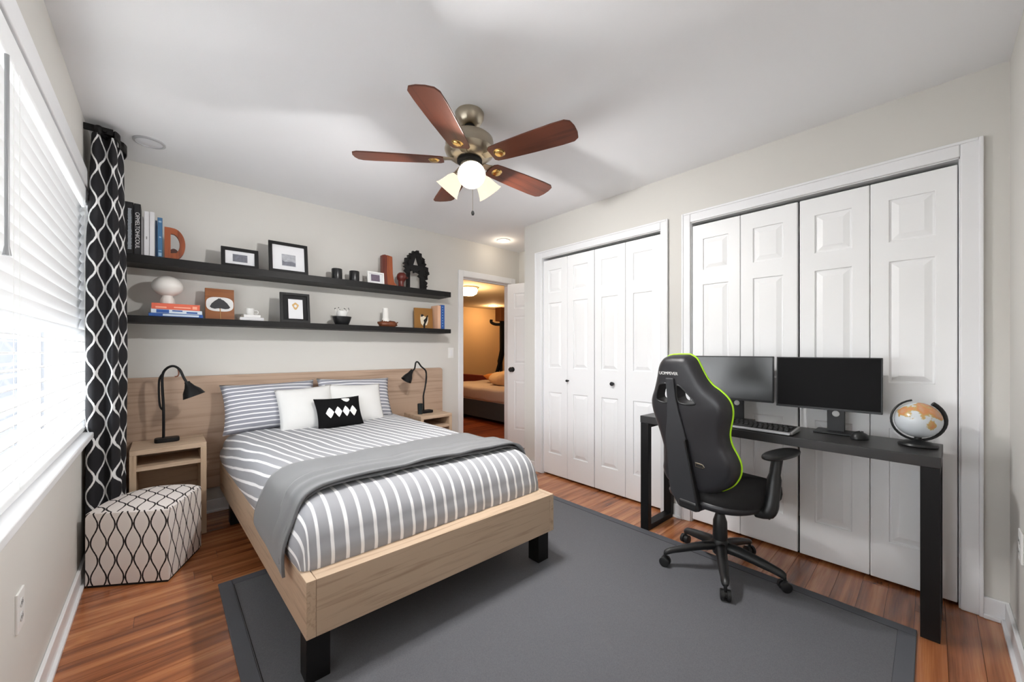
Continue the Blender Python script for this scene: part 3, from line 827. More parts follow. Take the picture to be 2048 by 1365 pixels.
task_lamp('tall black arched desk lamp on the nightstand beside the curtain', (.335, -.19, .59),
          [(.318, -.19, .61), (.318, -.188, .80), (.312, -.185, .95), (.314, -.19, 1.03), (.335, -.205, 1.07), (.366, -.22, 1.083), (.396, -.235, 1.06), (.417, -.245, 1.005), (.436, -.25, .965)],
          (.436, -.252, .968), (.36, -.12, -.93), .092, .062,
          wire=[(.388, -.23, 1.065), (.392, -.232, 1.035), (.386, -.236, 1.018), (.372, -.236, 1.014)],
          stem2=[(.322, -.178, .79), (.300, -.178, .83), (.296, -.18, .98), (.31, -.19, 1.03)])
task_lamp('black gooseneck desk lamp on the nightstand by the doorway', (2.235, -.20, .572),
          [(2.208, -.2, .59), (2.205, -.2, .70), (2.206, -.2, .75), (2.226, -.2, .84), (2.236, -.2, .955), (2.222, -.2, .995), (2.18, -.2, 1.03), (2.146, -.2, 1.072), (2.122, -.2, 1.068), (2.108, -.2, 1.01), (2.075, -.2, .985)],
          (2.078, -.2, .988), (-.55, -.05, -.80), .105, .052, stem2=[(2.232, -.19, .98), (2.246, -.19, .93), (2.24, -.19, .86)])
cup = thing('cup', 'small dark tumbler beside the doorway-side lamp', 'cup', (2.150, -.235, .572))
lathe('body', [(0, 0), (.024, 0), (.027, .10), (.0245, .10), (.022, .008), (0, .008)], mat('dark_teal_glass', (30, 38, 40), .25), cup, 20)

# ------------------------------------------------------------------ patterned ottoman
M_otto = ogee('cream_ogee_print', (232, 225, 220), (40, 34, 34), .038, .178, .0152, .0072)
foot_ = [(.030, -.728), (.336, -.932), (.485, -.605), (.447, -.530), (.368, -.462), (.258, -.425), (.157, -.478), (.085, -.575)]
ot = thing('ottoman', 'low cream ottoman with a dark ogee print and curved back', 'ottoman', (.27, -.68, 0))
OB = Vector((.27, -.68, 0))
outl = [Vector((p[0]-OB.x, p[1]-OB.y, 0)) for p in foot_]
# round the back edge by resampling
back = smooth_path([outl[2]]+outl[3:]+[outl[0]], 5)
ring = [outl[0], lerp2(outl[0], outl[1], .33), lerp2(outl[0], outl[1], .66), outl[1], lerp2(outl[1], outl[2], .33), lerp2(outl[1], outl[2], .66)]+back[:-1]
hz = .372
per = [0]
for i in range(len(ring)): per.append(per[-1]+(ring[(i+1) % len(ring)]-ring[i]).length)
vs, fs, uvl = [], [], []
n = len(ring)
cen = sum(ring, Vector())/n
for z, k in ((.012, 1.0), (.02, 1.0), (hz-.016, 1.0), (hz-.004, .990), (hz, .965)):
    for i in range(n+1):
        P = ring[i % n]; q = cen+(P-cen)*k
        vs.append(Vector((q.x, q.y, z))); uvl.append((per[i], z))
m_ = n+1
for r_ in range(4):
    for i in range(n): fs.append((r_*m_+i, r_*m_+i+1, (r_+1)*m_+i+1, (r_+1)*m_+i))
me = bpy.data.meshes.new('side_cover'); me.from_pydata([tuple(v) for v in vs], [], fs)
ul = me.uv_layers.new(name='UVMap')
for p in me.polygons:
    for li in p.loop_indices: ul.data[li].uv = uvl[me.loops[li].vertex_index]
o = link('side_cover', me, M_otto, ot, True); o.data.set_sharp_from_angle(angle=R(35))
vs, fs, uvl = [], [], []
for k, z in ((.966, hz-.0005), (.7, hz+.008), (.35, hz+.012)):
    for i in range(n):
        q = cen+(ring[i]-cen)*k; vs.append(Vector((q.x, q.y, z))); uvl.append((q.x*1.0, q.y*1.0))
vs.append(Vector((cen.x, cen.y, hz+.013))); uvl.append((cen.x, cen.y))
for r_ in range(2):
    for i in range(n): j = (i+1) % n; fs.append((r_*n+i, r_*n+j, (r_+1)*n+j, (r_+1)*n+i))
for i in range(n): fs.append((2*n+i, 2*n+(i+1) % n, 3*n))
pyd('top_cover', vs, fs, M_otto, ot, True, uvs=uvl)
prism('plinth', [((p.x)*.97, (p.y)*.97) for p in ring], .016, M_dark, ot)

# ------------------------------------------------------------------ curtain
M_curt = ogee('black_ogee_curtain', (38, 38, 41), (226, 226, 226), .072, .185, .0295, .0155, rough=.75)
cu = thing('curtain', 'black curtain with a white ogee trellis print beside the window', 'curtain', (.08, -.34, 0))
CB = Vector((.08, -.34, 0))
CPL = [(.008, -.50), (.020, -.555), (.048, -.565), (.070, -.520), (.090, -.512), (.112, -.545), (.136, -.50), (.130, -.43), (.146, -.405), (.158, -.36), (.150, -.30), (.130, -.255), (.08, -.245)]
def curtain_line(z):
    """pleated plan line at height z, from the wall edge round to the shelf side"""
    t = 1-z/2.38                                             # 0 at the top, 1 at the floor
    top = max(0, min(1, (z-1.7)/.66))
    pts = []
    for k, (x, yv) in enumerate(CPL):
        w = 1-.22*top
        sway = .010*noise.noise(Vector((k*.9, z*1.3, 0)))*(.4+t)
        pts.append(Vector((.008+(x-.008)*w+.018*top+(sway if k else 0), yv-.025*t*max(0, 1-k/6)+.6*sway+.03*top, z)))
    ln = smooth_path(pts, 8)
    for P in ln: P.x = max(P.x, .006)
    return ln
vs, fs, uvl = [], [], []
nz = 60
for j in range(nz+1):
    z = .012+(2.36-.012)*j/nz
    ln = curtain_line(z); d = 0
    for i, P in enumerate(ln):
        if i: d += .0062
        vs.append(P-CB); uvl.append((d, z))
nc = 97
for j in range(nz):
    for i in range(nc-1):
        a = j*nc+i; fs.append((a, a+1, a+nc+1, a+nc))
o = pyd('cloth', vs, fs, M_curt, cu, True, fixn=False, uvs=uvl)
sd = o.modifiers.new('thickness', 'SOLIDIFY'); sd.thickness = .003
# black header tape over the pleat tops, and the rod with brackets
ln = curtain_line(2.36)
vs, fs = [], []
for zz in (2.352, 2.40):
    for P in ln: vs.append(Vector((.068+(P.x-.068)*1.05+.01, P.y, zz))-CB)
for i in range(nc-1): fs.append((i, i+1, nc+i+1, nc+i))
o = pyd('header_tape', vs, fs, M_blackmatte, cu, True, fixn=False)
sd = o.modifiers.new('thickness', 'SOLIDIFY'); sd.thickness = .006
rod = thing('curtain_rod', 'short black curtain rod with end brackets at the ceiling corner', 'curtain rod', (.08, -.34, 2.385))
tube('rod', [(0, -.185, .0), (0, .20, .0)], .009, M_blackmatte, rod, 10)
box('bracket', -.079, .032, -.172, -.158, -.012, .022, M_blackmatte, rod, .002)
box('bracket', -.079, .05, .15, .164, -.02, .014, M_blackmatte, rod, .002)

# ------------------------------------------------------------------ shelves and what stands on them
S1, S2 = 1.787, 1.405          # top faces of upper and lower shelf
SD = -.225
tag(box('wall_shelf', .012, 2.508, SD, 0, S1-.052, S1, M_shelf, None, .002), 'upper long black floating shelf on the bed wall', 'shelf', 'floating shelves')
tag(box('wall_shelf', .012, 2.508, SD, 0, S2-.042, S2, M_shelf, None, .002), 'lower long black floating shelf on the bed wall', 'shelf', 'floating shelves')
M_page = mat('book_pages', (226, 220, 206), .9, var=.05, scale=200)
def book(label, x0, x1, z0, h, cover, yf=-.185, dep=.15, group=None, marks=None, title=None, mk=None):
    """upright book, spine towards the room"""
    cx = (x0+x1)/2; b_ = thing('book', label, 'book', (cx, yf+dep/2, z0), 0, group)
    w = x1-x0; t = .003
    boxes('cover', [(-w/2, -w/2+t, -dep/2, dep/2, 0, h), (w/2-t, w/2, -dep/2, dep/2, 0, h), (-w/2+t, w/2-t, -dep/2, -dep/2+t, 0, h)], cover, b_, .001, 1)
    box('pages', -w/2+t, w/2-t, -dep/2+t, dep/2-.005, .004, h-.004, M_page, b_)
    if marks: boxes('spine_print', [(x0_*w, x1_*w, -dep/2-.0008, -dep/2, za*h, zb*h) for x0_, x1_, za, zb in marks], mk or M_paper, b_)['kind'] = 'stuff'
    if title:
        tx, size = title
        words('spine_lettering', tx, size, mk or M_paper, b_, frame((0, -dep/2-.0009, h*.48), (0, 0, -1), (1, 0, 0), (0, -1, 0)))
    return b_
M_bk = mat('book_black', (30, 30, 33), .5); M_bw = mat('book_white', (226, 226, 228), .6); M_bb = mat('book_blue', (64, 110, 150), .6)
M_bn = mat('book_navy', (34, 60, 92), .6); M_bo = mat('book_coral', (226, 108, 82), .6); M_bu = mat('book_royal', (40, 86, 158), .6)
M_bs = mat('book_sky', (150, 196, 224), .6); M_tan = mat('book_peach', (222, 178, 148), .7)
rnd = random.Random(3)
dash = [(-.18+.06*rnd.random(), .30-.06*rnd.random(), .10+.028*k, .10+.028*k+.022) for k in range(28)]
book('black book with a pale patterned spine, leftmost on the upper shelf', .140, .178, S1, .328, M_bk, marks=dash, mk=mat('pale_spine', (176, 184, 192), .6), group='upright books on the upper shelf')
book('tall black book with white dotted lettering on the upper shelf', .180, .211, S1, .325, M_bk, title=('OFMELTOHICOUL', .028), group='upright books on the upper shelf')
book('thin grey book between the black and white books', .213, .223, S1, .25, mat('book_grey', (150, 148, 150), .6), group='upright books on the upper shelf')
book('white book touching the grey book on the upper shelf', .226, .250, S1, .288, M_bw, marks=[(-.12, .12, .38, .44)], mk=mat('grey_emblem', (150, 150, 150), .7), group='upright books on the upper shelf')
book('white book next to the blue books on the upper shelf', .252, .276, S1, .290, M_bw, group='upright books on the upper shelf')
book('narrow navy book beside the white books', .279, .287, S1, .24, M_bn, group='upright books on the upper shelf')
book('mid blue book with pale marks, last before the letter D', .289, .313, S1, .262, M_bb, marks=[(-.3, .3, .05, .13), (-.3, .3, .17, .19), (-.2, .25, .5, .53), (-.3, .3, .88, .92)], mk=mat('pale_blue_mark', (160, 190, 212), .6), group='upright books on the upper shelf')
# wooden letter D
def arc(cx, cz, rx, rz, a0, a1, n=14): return [(cx+rx*math.cos(R(a0+(a1-a0)*i/n)), cz+rz*math.sin(R(a0+(a1-a0)*i/n))) for i in range(n+1)]
ld_ = thing('letter_d', 'red-brown wooden letter D leaning beside the blue book', 'ornament', (.365, -.14, S1))
od = [(-.043, 0), (.012, 0)]+arc(.0, .105, .062, .105, -72, 84, 16)+[(-.012, .212), (-.043, .212)]
hd = [(-.012, .042), (.006, .046)]+arc(-.005, .105, .038, .068, -58, 80, 12)+[(-.012, .172)]
prism('letter_face', od, .032, M_red, ld_, frame((0, 0, 0), (1, 0, 0), (0, 0, 1), (0, -1, 0)), holes=[hd], b=.003)
prism('inner_block', arc(0, 0, .026, .042, 0, 180, 10), .024, mat('dark_red_wood', (70, 34, 24), .5), ld_, frame((.004, .0, .034), (1, 0, 0), (0, 0, 1), (0, -1, 0)))

def photo_frame(label, x0, x1, z0, z1, border, fm_, matw, art, yb=-.135, lean_=8, depth=.016, group=None, cat='picture frame', name='picture_frame', stand=True):
    """framed picture leaning back; art(parent, M) adds the picture on the mount, M maps (x, z) to the face"""
    cx = (x0+x1)/2; w, h = x1-x0, (z1-z0)/math.cos(R(lean_))
    f = thing(name, label, cat, (cx, yb-h*math.sin(R(lean_)), z0), 0, group)
    la = R(lean_); up = Vector((0, math.sin(la), math.cos(la))); nr = Vector((0, -math.cos(la), math.sin(la)))
    Mx = frame((0, 0, depth*math.sin(la)*.0), (1, 0, 0), up, nr)
    o = [(-w/2, 0), (w/2, 0), (w/2, h), (-w/2, h)]; i_ = [(-w/2+border, border), (w/2-border, border), (w/2-border, h-border), (-w/2+border, h-border)]
    prism('frame', o, depth, fm_, f, Mx, holes=[i_], b=.0015)
    prism('mount', [(x*1.0, z) for x, z in i_], .006, matw, f, Mx @ Matrix.Translation((0, 0, .001)))
    art(f, Mx, w, h)
    return f
def patch(name, parent, Mx, x0, x1, z0, z1, m, lift=.0075):
    return prism(name, [(x0, z0), (x1, z0), (x1, z1), (x0, z1)], .0008, m, parent, Mx @ Matrix.Translation((0, 0, lift)))
M_ph1 = mat('grey_photo', (112, 114, 124), .5, var=.5, scale=60); M_ph2 = mat('pale_photo', (168, 170, 176), .5, var=.4, scale=50)
M_ph3 = mat('dusky_photo', (104, 92, 108), .5, var=.5, scale=70); M_mount = mat('white_mount', (228, 229, 232), .8)
def art1(f, Mx, w, h): patch('photograph', f, Mx, -.044, .044, h*.30, h*.68, M_ph1)
def art2(f, Mx, w, h):
    patch('photograph', f, Mx, -.048, .048, h*.24, h*.62, M_ph2)
    prism('photograph_detail', [(-.046, h*.25), (.046, h*.25), (.046, h*.36), (.02, h*.40), (-.03, h*.37), (-.046, h*.42)], .0006, M_ph1, f, Mx @ Matrix.Translation((0, 0, .0084)))
photo_frame('low black frame with a small grey photograph on the upper shelf', .620, .845, S1, 1.932, .024, M_blackmatte, M_mount, art1)
photo_frame('tall black frame with a white mount and grey photograph on the upper shelf', .910, 1.180, S1, 2.030, .024, M_blackmatte, M_mount, art2)
for lab, x0, x1, h in (('wider black candle beside the tall picture frame', 1.373, 1.458, .098), ('narrower black candle beside the small white frame', 1.520, 1.604, .098)):
    c = thing('candle', lab, 'candle', ((x0+x1)/2, -.13, S1), 0, 'black candles')
    r_ = (x1-x0)/2
    lathe('wax', [(0, 0), (r_*.97, 0), (r_, .004), (r_, h-.006), (r_*.94, h), (r_*.86, h-.004), (0, h-.008)], mat('black_wax', (30, 32, 34), .3), c, 28)
    tube('wick', [(0, 0, h-.01), (.001, 0, h+.006)], .0015, M_paper, c, 6)
def art3(f, Mx, w, h): patch('photograph', f, Mx, -.040, .040, h*.24, h*.80, M_ph3)
photo_frame('small white framed photo beside the wooden bookend', 1.663, 1.815, S1, 1.895, .014, M_white, M_mount, art3, yb=-.15, lean_=6, depth=.022)
# wooden bookend L : upright slab and tapering face
le = thing('wooden_bookend', 'tall red-brown wooden L-shaped bookend', 'ornament', (1.885, -.13, S1))
prism('upright', [(-.072, 0), (-.02, 0), (-.03, .10), (-.028, .283), (-.05, .290), (-.075, .282)], .05, wood('dark_red_slab', (78, 30, 20), (112, 46, 30), 2, .4, 60, 3), le, frame((0, .03, 0), (1, 0, 0), (0, 0, 1), (0, -1, 0)), b=.003)
prism('face', [(-.028, 0), (.088, 0), (.072, .012), (.040, .045), (.026, .12), (.020, .282), (-.034, .290), (-.036, .20), (-.030, .08)], .04, M_red, le, frame((.004, .024, 0), (1, 0, 0), (0, 0, 1), (0, -1, 0)), b=.004)
# small carved bust
bu = thing('carved_bust', 'small dark red carved wooden head on a neck', 'ornament', (2.002, -.135, S1))
M_mah = mat('mahogany', (96, 34, 26), .35, var=.2, scale=18)
lathe('head', [(0, .148), (.025, .144), (.040, .128), (.046, .105), (.042, .082), (.030, .066), (.026, .055), (0, .05)], M_mah, bu, 22, Matrix.Translation((.004, 0, 0)))
lathe('neck', [(0, 0), (.034, 0), (.030, .012), (.026, .03), (.028, .062), (0, .064)], M_mah, bu, 18)
lathe('nose', [(0, .02), (.008, .012), (.011, 0), (0, -.002)], M_mah, bu, 10, frame((.044, -.018, .098), (0, 1, 0), (0, 0, 1), (.85, -.5, 0)))
# black letter A with leafy scalloped edge
la_ = thing('letter_a', 'black leafy-edged letter A ornament at the right of the upper shelf', 'ornament', (2.16, -.13, S1))
A_out = [(-.098, 0), (-.070, 0), (-.068, .20), (-.03, .185), (.0, .172), (.035, .195), (.045, .12), (.05, .0), (.112, 0), (.110, .05), (.095, .10), (.12, .15), (.13, .20), (.095, .24), (.085, .28), (.06, .33), (.02, .367), (-.01, .368), (-.045, .345), (-.085, .30), (-.118, .26), (-.11, .20), (-.098, .15)]
# scalloped: subdivide the edge and push teeth out
def scallop(pts, step, depth_, lo):
    out = []
    for i in range(len(pts)):
        a = Vector((*pts[i], 0)); b_ = Vector((*pts[(i+1) % len(pts)], 0)); L_ = (b_-a).length; n = max(1, int(L_/step))
        nn = Vector(((b_-a).y, -(b_-a).x, 0)).normalized()
        for k in range(n):
            t = k/n; p = a.lerp(b_, t); out.append((p.x, p.y))
            if min(a.y, b_.y) > lo and L_ > step*.8:
                q = a.lerp(b_, (k+.45)/n)+nn*depth_; out.append((q.x, q.y))
    return out
A_in = [(-.034, .238), (.034, .238), (.018, .275), (.003, .325), (-.006, .325), (-.022, .275)]
prism('letter_face', scallop(A_out, .030, .022, .04), .03, M_blackmatte, la_, frame((0, .015, 0), (1, 0, 0), (0, 0, 1), (0, -1, 0)), holes=[list(reversed(A_in))])
rl = random.Random(5)
for k in range(34):
    t = k/34
    i = rl.choice(range(9, 23)); p = A_out[i]
    x, z = p[0]*(.72+.26*rl.random())+.0, p[1]-(rl.random()-.3)*.03
    if -.045 < x < .045 and .22 < z < .34: continue
    a = rl.uniform(0, 2*PI)
    lf_ = [(0, -.016), (.010, 0), (0, .018), (-.010, 0)]
    prism('leaf', [(u*math.cos(a)-v*math.sin(a), u*math.sin(a)+v*math.cos(a)) for u, v in lf_], .004, M_blackmatte, la_,
          frame((x, -.015, z), (1, 0, 0), (0, .25, .97), (0, -.97, .25)))

# ---- lower shelf
ml = thing('mushroom_lamp', 'white mushroom-shaped table lamp on the stacked books', 'lamp', (.338, -.135, S2+.087))
lathe('base', [(0, 0), (.037, 0), (.038, .014), (.034, .036), (.026, .052), (.024, .075), (0, .075)], mat('warm_white_glass', (232, 228, 222), .35), ml, 28)
lathe('shade', [(0, .052)]+[(.080*math.cos(R(a)), .118+(.064 if a < 0 else .070)*math.sin(R(a))) for a in range(-72, 90, 9)]+[(0, .188)], MATS['warm_white_glass'], ml, 36)
def flat_book(label, cx, w, z0, t, cover, dep=.17, rot=0, marks=None, mk=None, yc=-.125):
    b_ = thing('book', label, 'book', (cx, yc, z0), R(rot), 'stacked books')
    c = .0025
    boxes('cover', [(-w/2, w/2, -dep/2, dep/2, 0, c), (-w/2, w/2, -dep/2, dep/2, t-c, t), (-w/2, w/2, -dep/2, -dep/2+c, c, t-c)], cover, b_, .001, 1)
    box('pages', -w/2+.004, w/2-.004, -dep/2+c, dep/2-.005, c, t-c, M_page, b_)
    if marks: boxes('spine_print', [(a*w, e*w, -dep/2-.0008, -dep/2, f*t, g*t) for a, e, f, g in marks], mk or M_paper, b_)['kind'] = 'stuff'
    return b_
flat_book('royal blue book at the bottom of the stack under the mushroom lamp', .382, .270, S2, .022, M_bu, .18, 0, [(-.25, .42, .25, .8)], mat('pale_spine2', (196, 212, 226), .6))
flat_book('white and blue book in the middle of the stack under the mushroom lamp', .384, .255, S2+.022, .026, mat('book_white_blue', (210, 222, 232), .6), .175, 1, [(-.40, -.16, .1, .9), (-.1, .1, .55, .85), (.18, .4, .2, .6)], M_bu)
flat_book('coral red book on top of the stack under the mushroom lamp', .382, .240, S2+.048, .039, M_bo, .17, -1, [(-.42, -.2, .2, .45), (-.05, .3, .3, .5), (.34, .44, .2, .7)], mat('pale_coral', (246, 176, 150), .6))
# wooden panel with a white oval and dark fan leaf
bp_ = thing('wall_panel_art', 'brown wooden art panel with a dark leaf shape on a white oval', 'artwork', (.619, -.095, S2))
la = R(7)
Mx = frame((0, 0, 0), (1, 0, 0), (0, math.sin(la), math.cos(la)), (0, -math.cos(la), math.sin(la)))
prism('panel', [(-.084, 0), (.084, 0), (.084, .226), (-.084, .226)], .02, wood('amber_panel', (112, 60, 20), (150, 88, 38), 0, .4, 50, 3), bp_, Mx, b=.002)
ov = [(.079*(abs(math.cos(a))**.62)*(1 if math.cos(a) > 0 else -1), .112+.052*(abs(math.sin(a))**.72)*(1 if math.sin(a) > 0 else -1)) for a in [2*PI*i/40 for i in range(40)]]
prism('white_oval', ov, .0012, M_paper, bp_, Mx @ Matrix.Translation((0, 0, .02)))
lf_ = [(-.058, .092), (-.048, .115), (-.030, .135), (-.012, .150), (-.005, .157), (-.002, .151), (.003, .158), (.006, .150), (.022, .142), (.042, .122), (.060, .092), (.05, .082), (.03, .078), (.006, .082), (0, .079), (-.008, .082), (-.03, .077), (-.05, .083)]
prism('leaf_shape', lf_, .0012, mat('charcoal_print', (62, 62, 66), .7), bp_, Mx @ Matrix.Translation((0, 0, .0213)))
prism('leaf_stem', [(-.002, .082), (.003, .082), (.006, .002), (.0, .002)], .002, mat('gold_stem', (176, 128, 72), .5), bp_, Mx @ Matrix.Translation((0, 0, .0213)))
flat_book('wider white book under the white cup', .800, .148, S2, .024, M_bw, .13, 0)
flat_book('narrower white book directly under the white cup', .798, .105, S2+.024, .020, mat('book_white2', (232, 232, 232), .6), .12, 4)
wc = thing('cup', 'small white cup on the two white books', 'cup', (.796, -.125, S2+.044))
lathe('body', [(0, 0), (.022, 0), (.026, .008), (.028, .05), (.026, .05), (.023, .01), (0, .008)], M_white, wc, 24)
tube('handle', smooth_path([(.026, 0, .012), (.045, 0, .012), (.052, 0, .026), (.044, 0, .036), (.027, 0, .036)], 5), .003, M_white, wc, 8)
def art4(f, Mx, w, h):
    patch('print_paper', f, Mx, -.050, .052, h*.12, h*.78, M_mount, .0175)
    o = [(.022*math.cos(t)*(1+.2*math.sin(3*t)), h*.55+.026*math.sin(t)*(1+.15*math.cos(4*t))) for t in [2*PI*i/24 for i in range(24)]]
    i_ = [(.010*math.cos(t), h*.55+.012*math.sin(t)) for t in [2*PI*i/12 for i in range(12)]]
    prism('gold_sketch', o, .0006, mat('gold_sketch', (206, 168, 110), .7, var=.2, scale=90), f, Mx @ Matrix.Translation((0, 0, .0184)), holes=[i_])
photo_frame('black framed gold sketch with a broad black mount on the lower shelf', .985, 1.195, S2, 1.640, .020, M_blackmatte, mat('black_mount', (28, 28, 30), .8), art4)
bw_ = thing('bowl', 'black bowl on the lower shelf holding a white crown', 'bowl', (1.457, -.13, S2))
lathe('body', [(0, .0), (.05, 0), (.054, .004), (.066, .035), (.077, .072), (.073, .072), (.060, .036), (.048, .010), (0, .008)], M_black, bw_, 32)
cw = thing('crown', 'small white crown with beaded points in the black bowl', 'ornament', (1.457, -.13, S2+.02))
lathe('band', [(.026, 0), (.032, .03), (.046, .100), (.0445, .100), (.030, .03), (.024, 0)], M_white, cw, 28)
M_bead = mat('dark_bead', (70, 70, 72), .4)
for k in range(8):
    a = 2*PI*k/8
    p0 = Vector((.040*math.cos(a), .040*math.sin(a), .085)); p1 = Vector((.058*math.cos(a), .058*math.sin(a), .118+.006*(k % 2)))
    tube('point', [p0, p1], [.004, .0016], M_white, cw, 6)
    lathe('bead', [(0, -.005), (.0045, -.002), (.0045, .002), (0, .005)], M_bead, cw, 10, Matrix.Translation(p1))
dw = thing('driftwood', 'knotty brown driftwood piece holding the white candle', 'driftwood', (1.865, -.13, S2))
M_drift = mat('burl_wood', (110, 58, 30), .45, var=.5, scale=26, bump=.4, bscale=60)
vs, fs = [], []
nu, nv = 22, 11
for j in range(nv+1):
    for i in range(nu):
        a = 2*PI*i/nu; b_ = -PI/2+PI*j/nv
        d = Vector((math.cos(a)*math.cos(b_), math.sin(a)*math.cos(b_), math.sin(b_)))
        k = 1+.35*noise.noise(d*2.3+Vector((4, 1, 0)))
        p = Vector((d.x*.086*k, d.y*.05*k, .026+d.z*.044*k)); p.z = max(0, min(p.z, .056+.018*noise.noise(d*5)))
        vs.append(p)
for j in range(nv):
    for i in range(nu): k = (i+1) % nu; fs.append((j*nu+i, j*nu+k, (j+1)*nu+k, (j+1)*nu+i))
pyd('burl', vs, fs, M_drift, dw, True)
tube('twig', smooth_path([(.05, 0, .03), (.078, -.01, .034), (.10, -.012, .048)], 4), [.014]*5+[.005]*4, M_drift, dw, 8)
cd = thing('candle', 'white pillar candle standing on the driftwood', 'candle', (1.850, -.13, S2+.046))
lathe('wax', [(0, 0), (.034, 0), (.034, .006), (.032, .030), (.027, .036), (.027, .125), (.024, .129), (0, .127)], mat('white_wax', (236, 234, 230), .5), cd, 24)
# amber plaque and two books at the right end
pq = thing('amber_plaque', 'amber plaque with a dark bird shape leaning at the end of the lower shelf', 'artwork', (2.262, -.10, S2))
Mx = frame((0, 0, 0), (1, 0, 0), (0, math.sin(la), math.cos(la)), (0, -math.cos(la), math.sin(la)))
prism('panel', [(-.108, 0), (.098, 0), (.104, .212), (-.098, .208)], .02, mat('amber_board', (150, 104, 44), .5, var=.12, scale=9), pq, Mx, b=.002)
prism('pale_patch', [(-.036, .05), (-.015, .028), (.028, .036), (.046, .075), (.048, .12), (.02, .118), (.0, .128), (-.034, .142), (-.042, .10)], .001, mat('ivory_patch', (226, 214, 190), .7), pq, Mx @ Matrix.Translation((0, 0, .02)))
prism('dark_bird', [(-.012, .0), (.004, .0), (.012, .045), (.036, .085), (.048, .14), (.036, .135), (.018, .105), (-.006, .085), (.0, .06), (-.014, .035)], .001, M_dark, pq, Mx @ Matrix.Translation((0, 0, .0211)))
prism('dark_wing', [(-.034, .118), (-.014, .122), (.002, .134), (-.012, .145), (-.032, .142)], .001, M_dark, pq, Mx @ Matrix.Translation((0, 0, .0211)))
book('peach book at the right end of the lower shelf', 2.384, 2.420, S2, .242, M_tan, yf=-.17, dep=.13)
book('royal blue book at the right end of the lower shelf', 2.422, 2.466, S2, .250, M_bu, yf=-.17, dep=.13, marks=[(-.15, .05, .12+.11*k, .15+.11*k) for k in range(8)], mk=M_bs)

# ------------------------------------------------------------------ desk
DR = R(-1.72)                       # slight turn of the desk
desk = thing('desk', 'long narrow black desk with square steel leg frames', 'desk', (2.822, -2.925, 0), DR)
DL, DD, DT = .668, .176, .752                              # half length, half depth, top height
box('desk_top', -DD, DD, -DL, DL, DT-.046, DT, mat('black_desk_laminate', (44, 43, 43), .36, var=.1, scale=30), desk, .003)
for sy in (-1, 1):
    y0, y1 = (sy*DL-sy*.058, sy*DL-sy*.002) if sy > 0 else (-DL+.002, -DL+.058)
    fr_ = [(-DD+.002, -DD+.042, min(y0, y1), max(y0, y1), 0, DT-.046)]
    boxes('front_leg', fr_, M_blackmatte, desk, .002)
    boxes('rear_leg', [(DD-.042, DD-.002, min(y0, y1), max(y0, y1), 0, DT-.046)], M_blackmatte, desk, .002)
    boxes('foot_bar', [(-DD+.042, DD-.042, min(y0, y1), max(y0, y1), 0, .034)], M_blackmatte, desk, .002)
    boxes('top_bar', [(-DD+.042, DD-.042, min(y0, y1), max(y0, y1), DT-.075, DT-.046)], M_blackmatte, desk, .002)

def monitor(label, cx, cy, w, z0, z1, yaw, scr, pd, tilt=2):
    m_ = thing('monitor', label, 'monitor', (cx, cy, DT), yaw, 'desk monitors')
    a, b_ = z0-DT, z1-DT; t = R(tilt)
    # screen faces local -x
    rt = Matrix.Translation((-.06, 0, (a+b_)/2)) @ Matrix.Rotation(t, 4, 'Y')
    h = (b_-a)/2
    def tb(name, q, mm, bv=0):
        bm = bmesh.new(); add_box(bm, *q); bm.transform(rt); return bev(from_bm(name, bm, mm, m_), bv, 2)
    tb('housing', (0, .022, -w/2, w/2, -h, h), M_black, .003)
    tb('back_bulge', (.02, .05, -w*.3, w*.3, -h*.6, h*.5), M_black, .012)
    bz = .006
    bm = bmesh.new()
    for q in ((-.002, .002, -w/2, w/2, h-bz, h), (-.002, .002, -w/2, w/2, -h, -h+bz*2), (-.002, .002, -w/2, -w/2+bz, -h+bz*2, h-bz), (-.002, .002, w/2-bz, w/2, -h+bz*2, h-bz)): add_box(bm, *q)
    bm.transform(rt); bev(from_bm('bezel', bm, M_black, m_), .001, 1)
    tb('screen', (-.0008, .001, -w/2+bz, w/2-bz, -h+bz*2, h-bz), scr)
    boxes('stand_post', [(-.008, .012, -.036+pd, .036+pd, .008, a+.12)], M_black, m_, .003)
    lathe('cable_hole', [(0, .001), (.014, .001), (.0155, 0), (.0155, -.0)], M_white, m_, 20, frame((-.0082, pd, a-.022), (0, 1, 0), (0, 0, 1), (-1, 0, 0)))
    box('stand_base', -.075, .06, -.085+pd, .085+pd, 0, .009, M_black, m_, .004)
    box('maker_mark', -.0635, -.062, -.012+pd, .012+pd, a+.004, a+.008, mat('grey_mark', (120, 120, 122), .4), m_)
    return m_
monitor('lighter-screened monitor partly behind the gaming chair', 2.945, -2.735, .432, .884, 1.151, R(2), M_screen2, -.015)
monitor('dark-screened monitor between the other monitor and the globe', 2.940, -3.187, .432, .874, 1.149, R(0), M_screen, -.035)

kb = thing('keyboard', 'black keyboard with a silver front edge', 'keyboard', (2.745, -2.815, DT), R(-1.5))
KW, KD = .265, .088
def wedge(name, x0, x1, y0, y1, z0f, z0b, zf, zb, m, parent, b=0):
    vs = [(x0, y0, z0f), (x1, y0, z0b), (x1, y1, z0b), (x0, y1, z0f), (x0, y0, zf), (x1, y0, zb), (x1, y1, zb), (x0, y1, zf)]
    return bev(pyd(name, vs, [(0, 1, 2, 3), (4, 5, 6, 7), (0, 1, 5, 4), (1, 2, 6, 5), (2, 3, 7, 6), (3, 0, 4, 7)], m, parent), b, 2)
M_silver = mat('silver_plastic', (176, 177, 180), .35, metal=.4)
wedge('tray', -KD, KD, -KW, KW, .0, .0, .012, .024, M_black, kb, .003)
wedge('front_trim', -KD-.010, -KD+.012, -KW-.004, KW+.004, .004, .004, .014, .0175, M_silver, kb, .003)
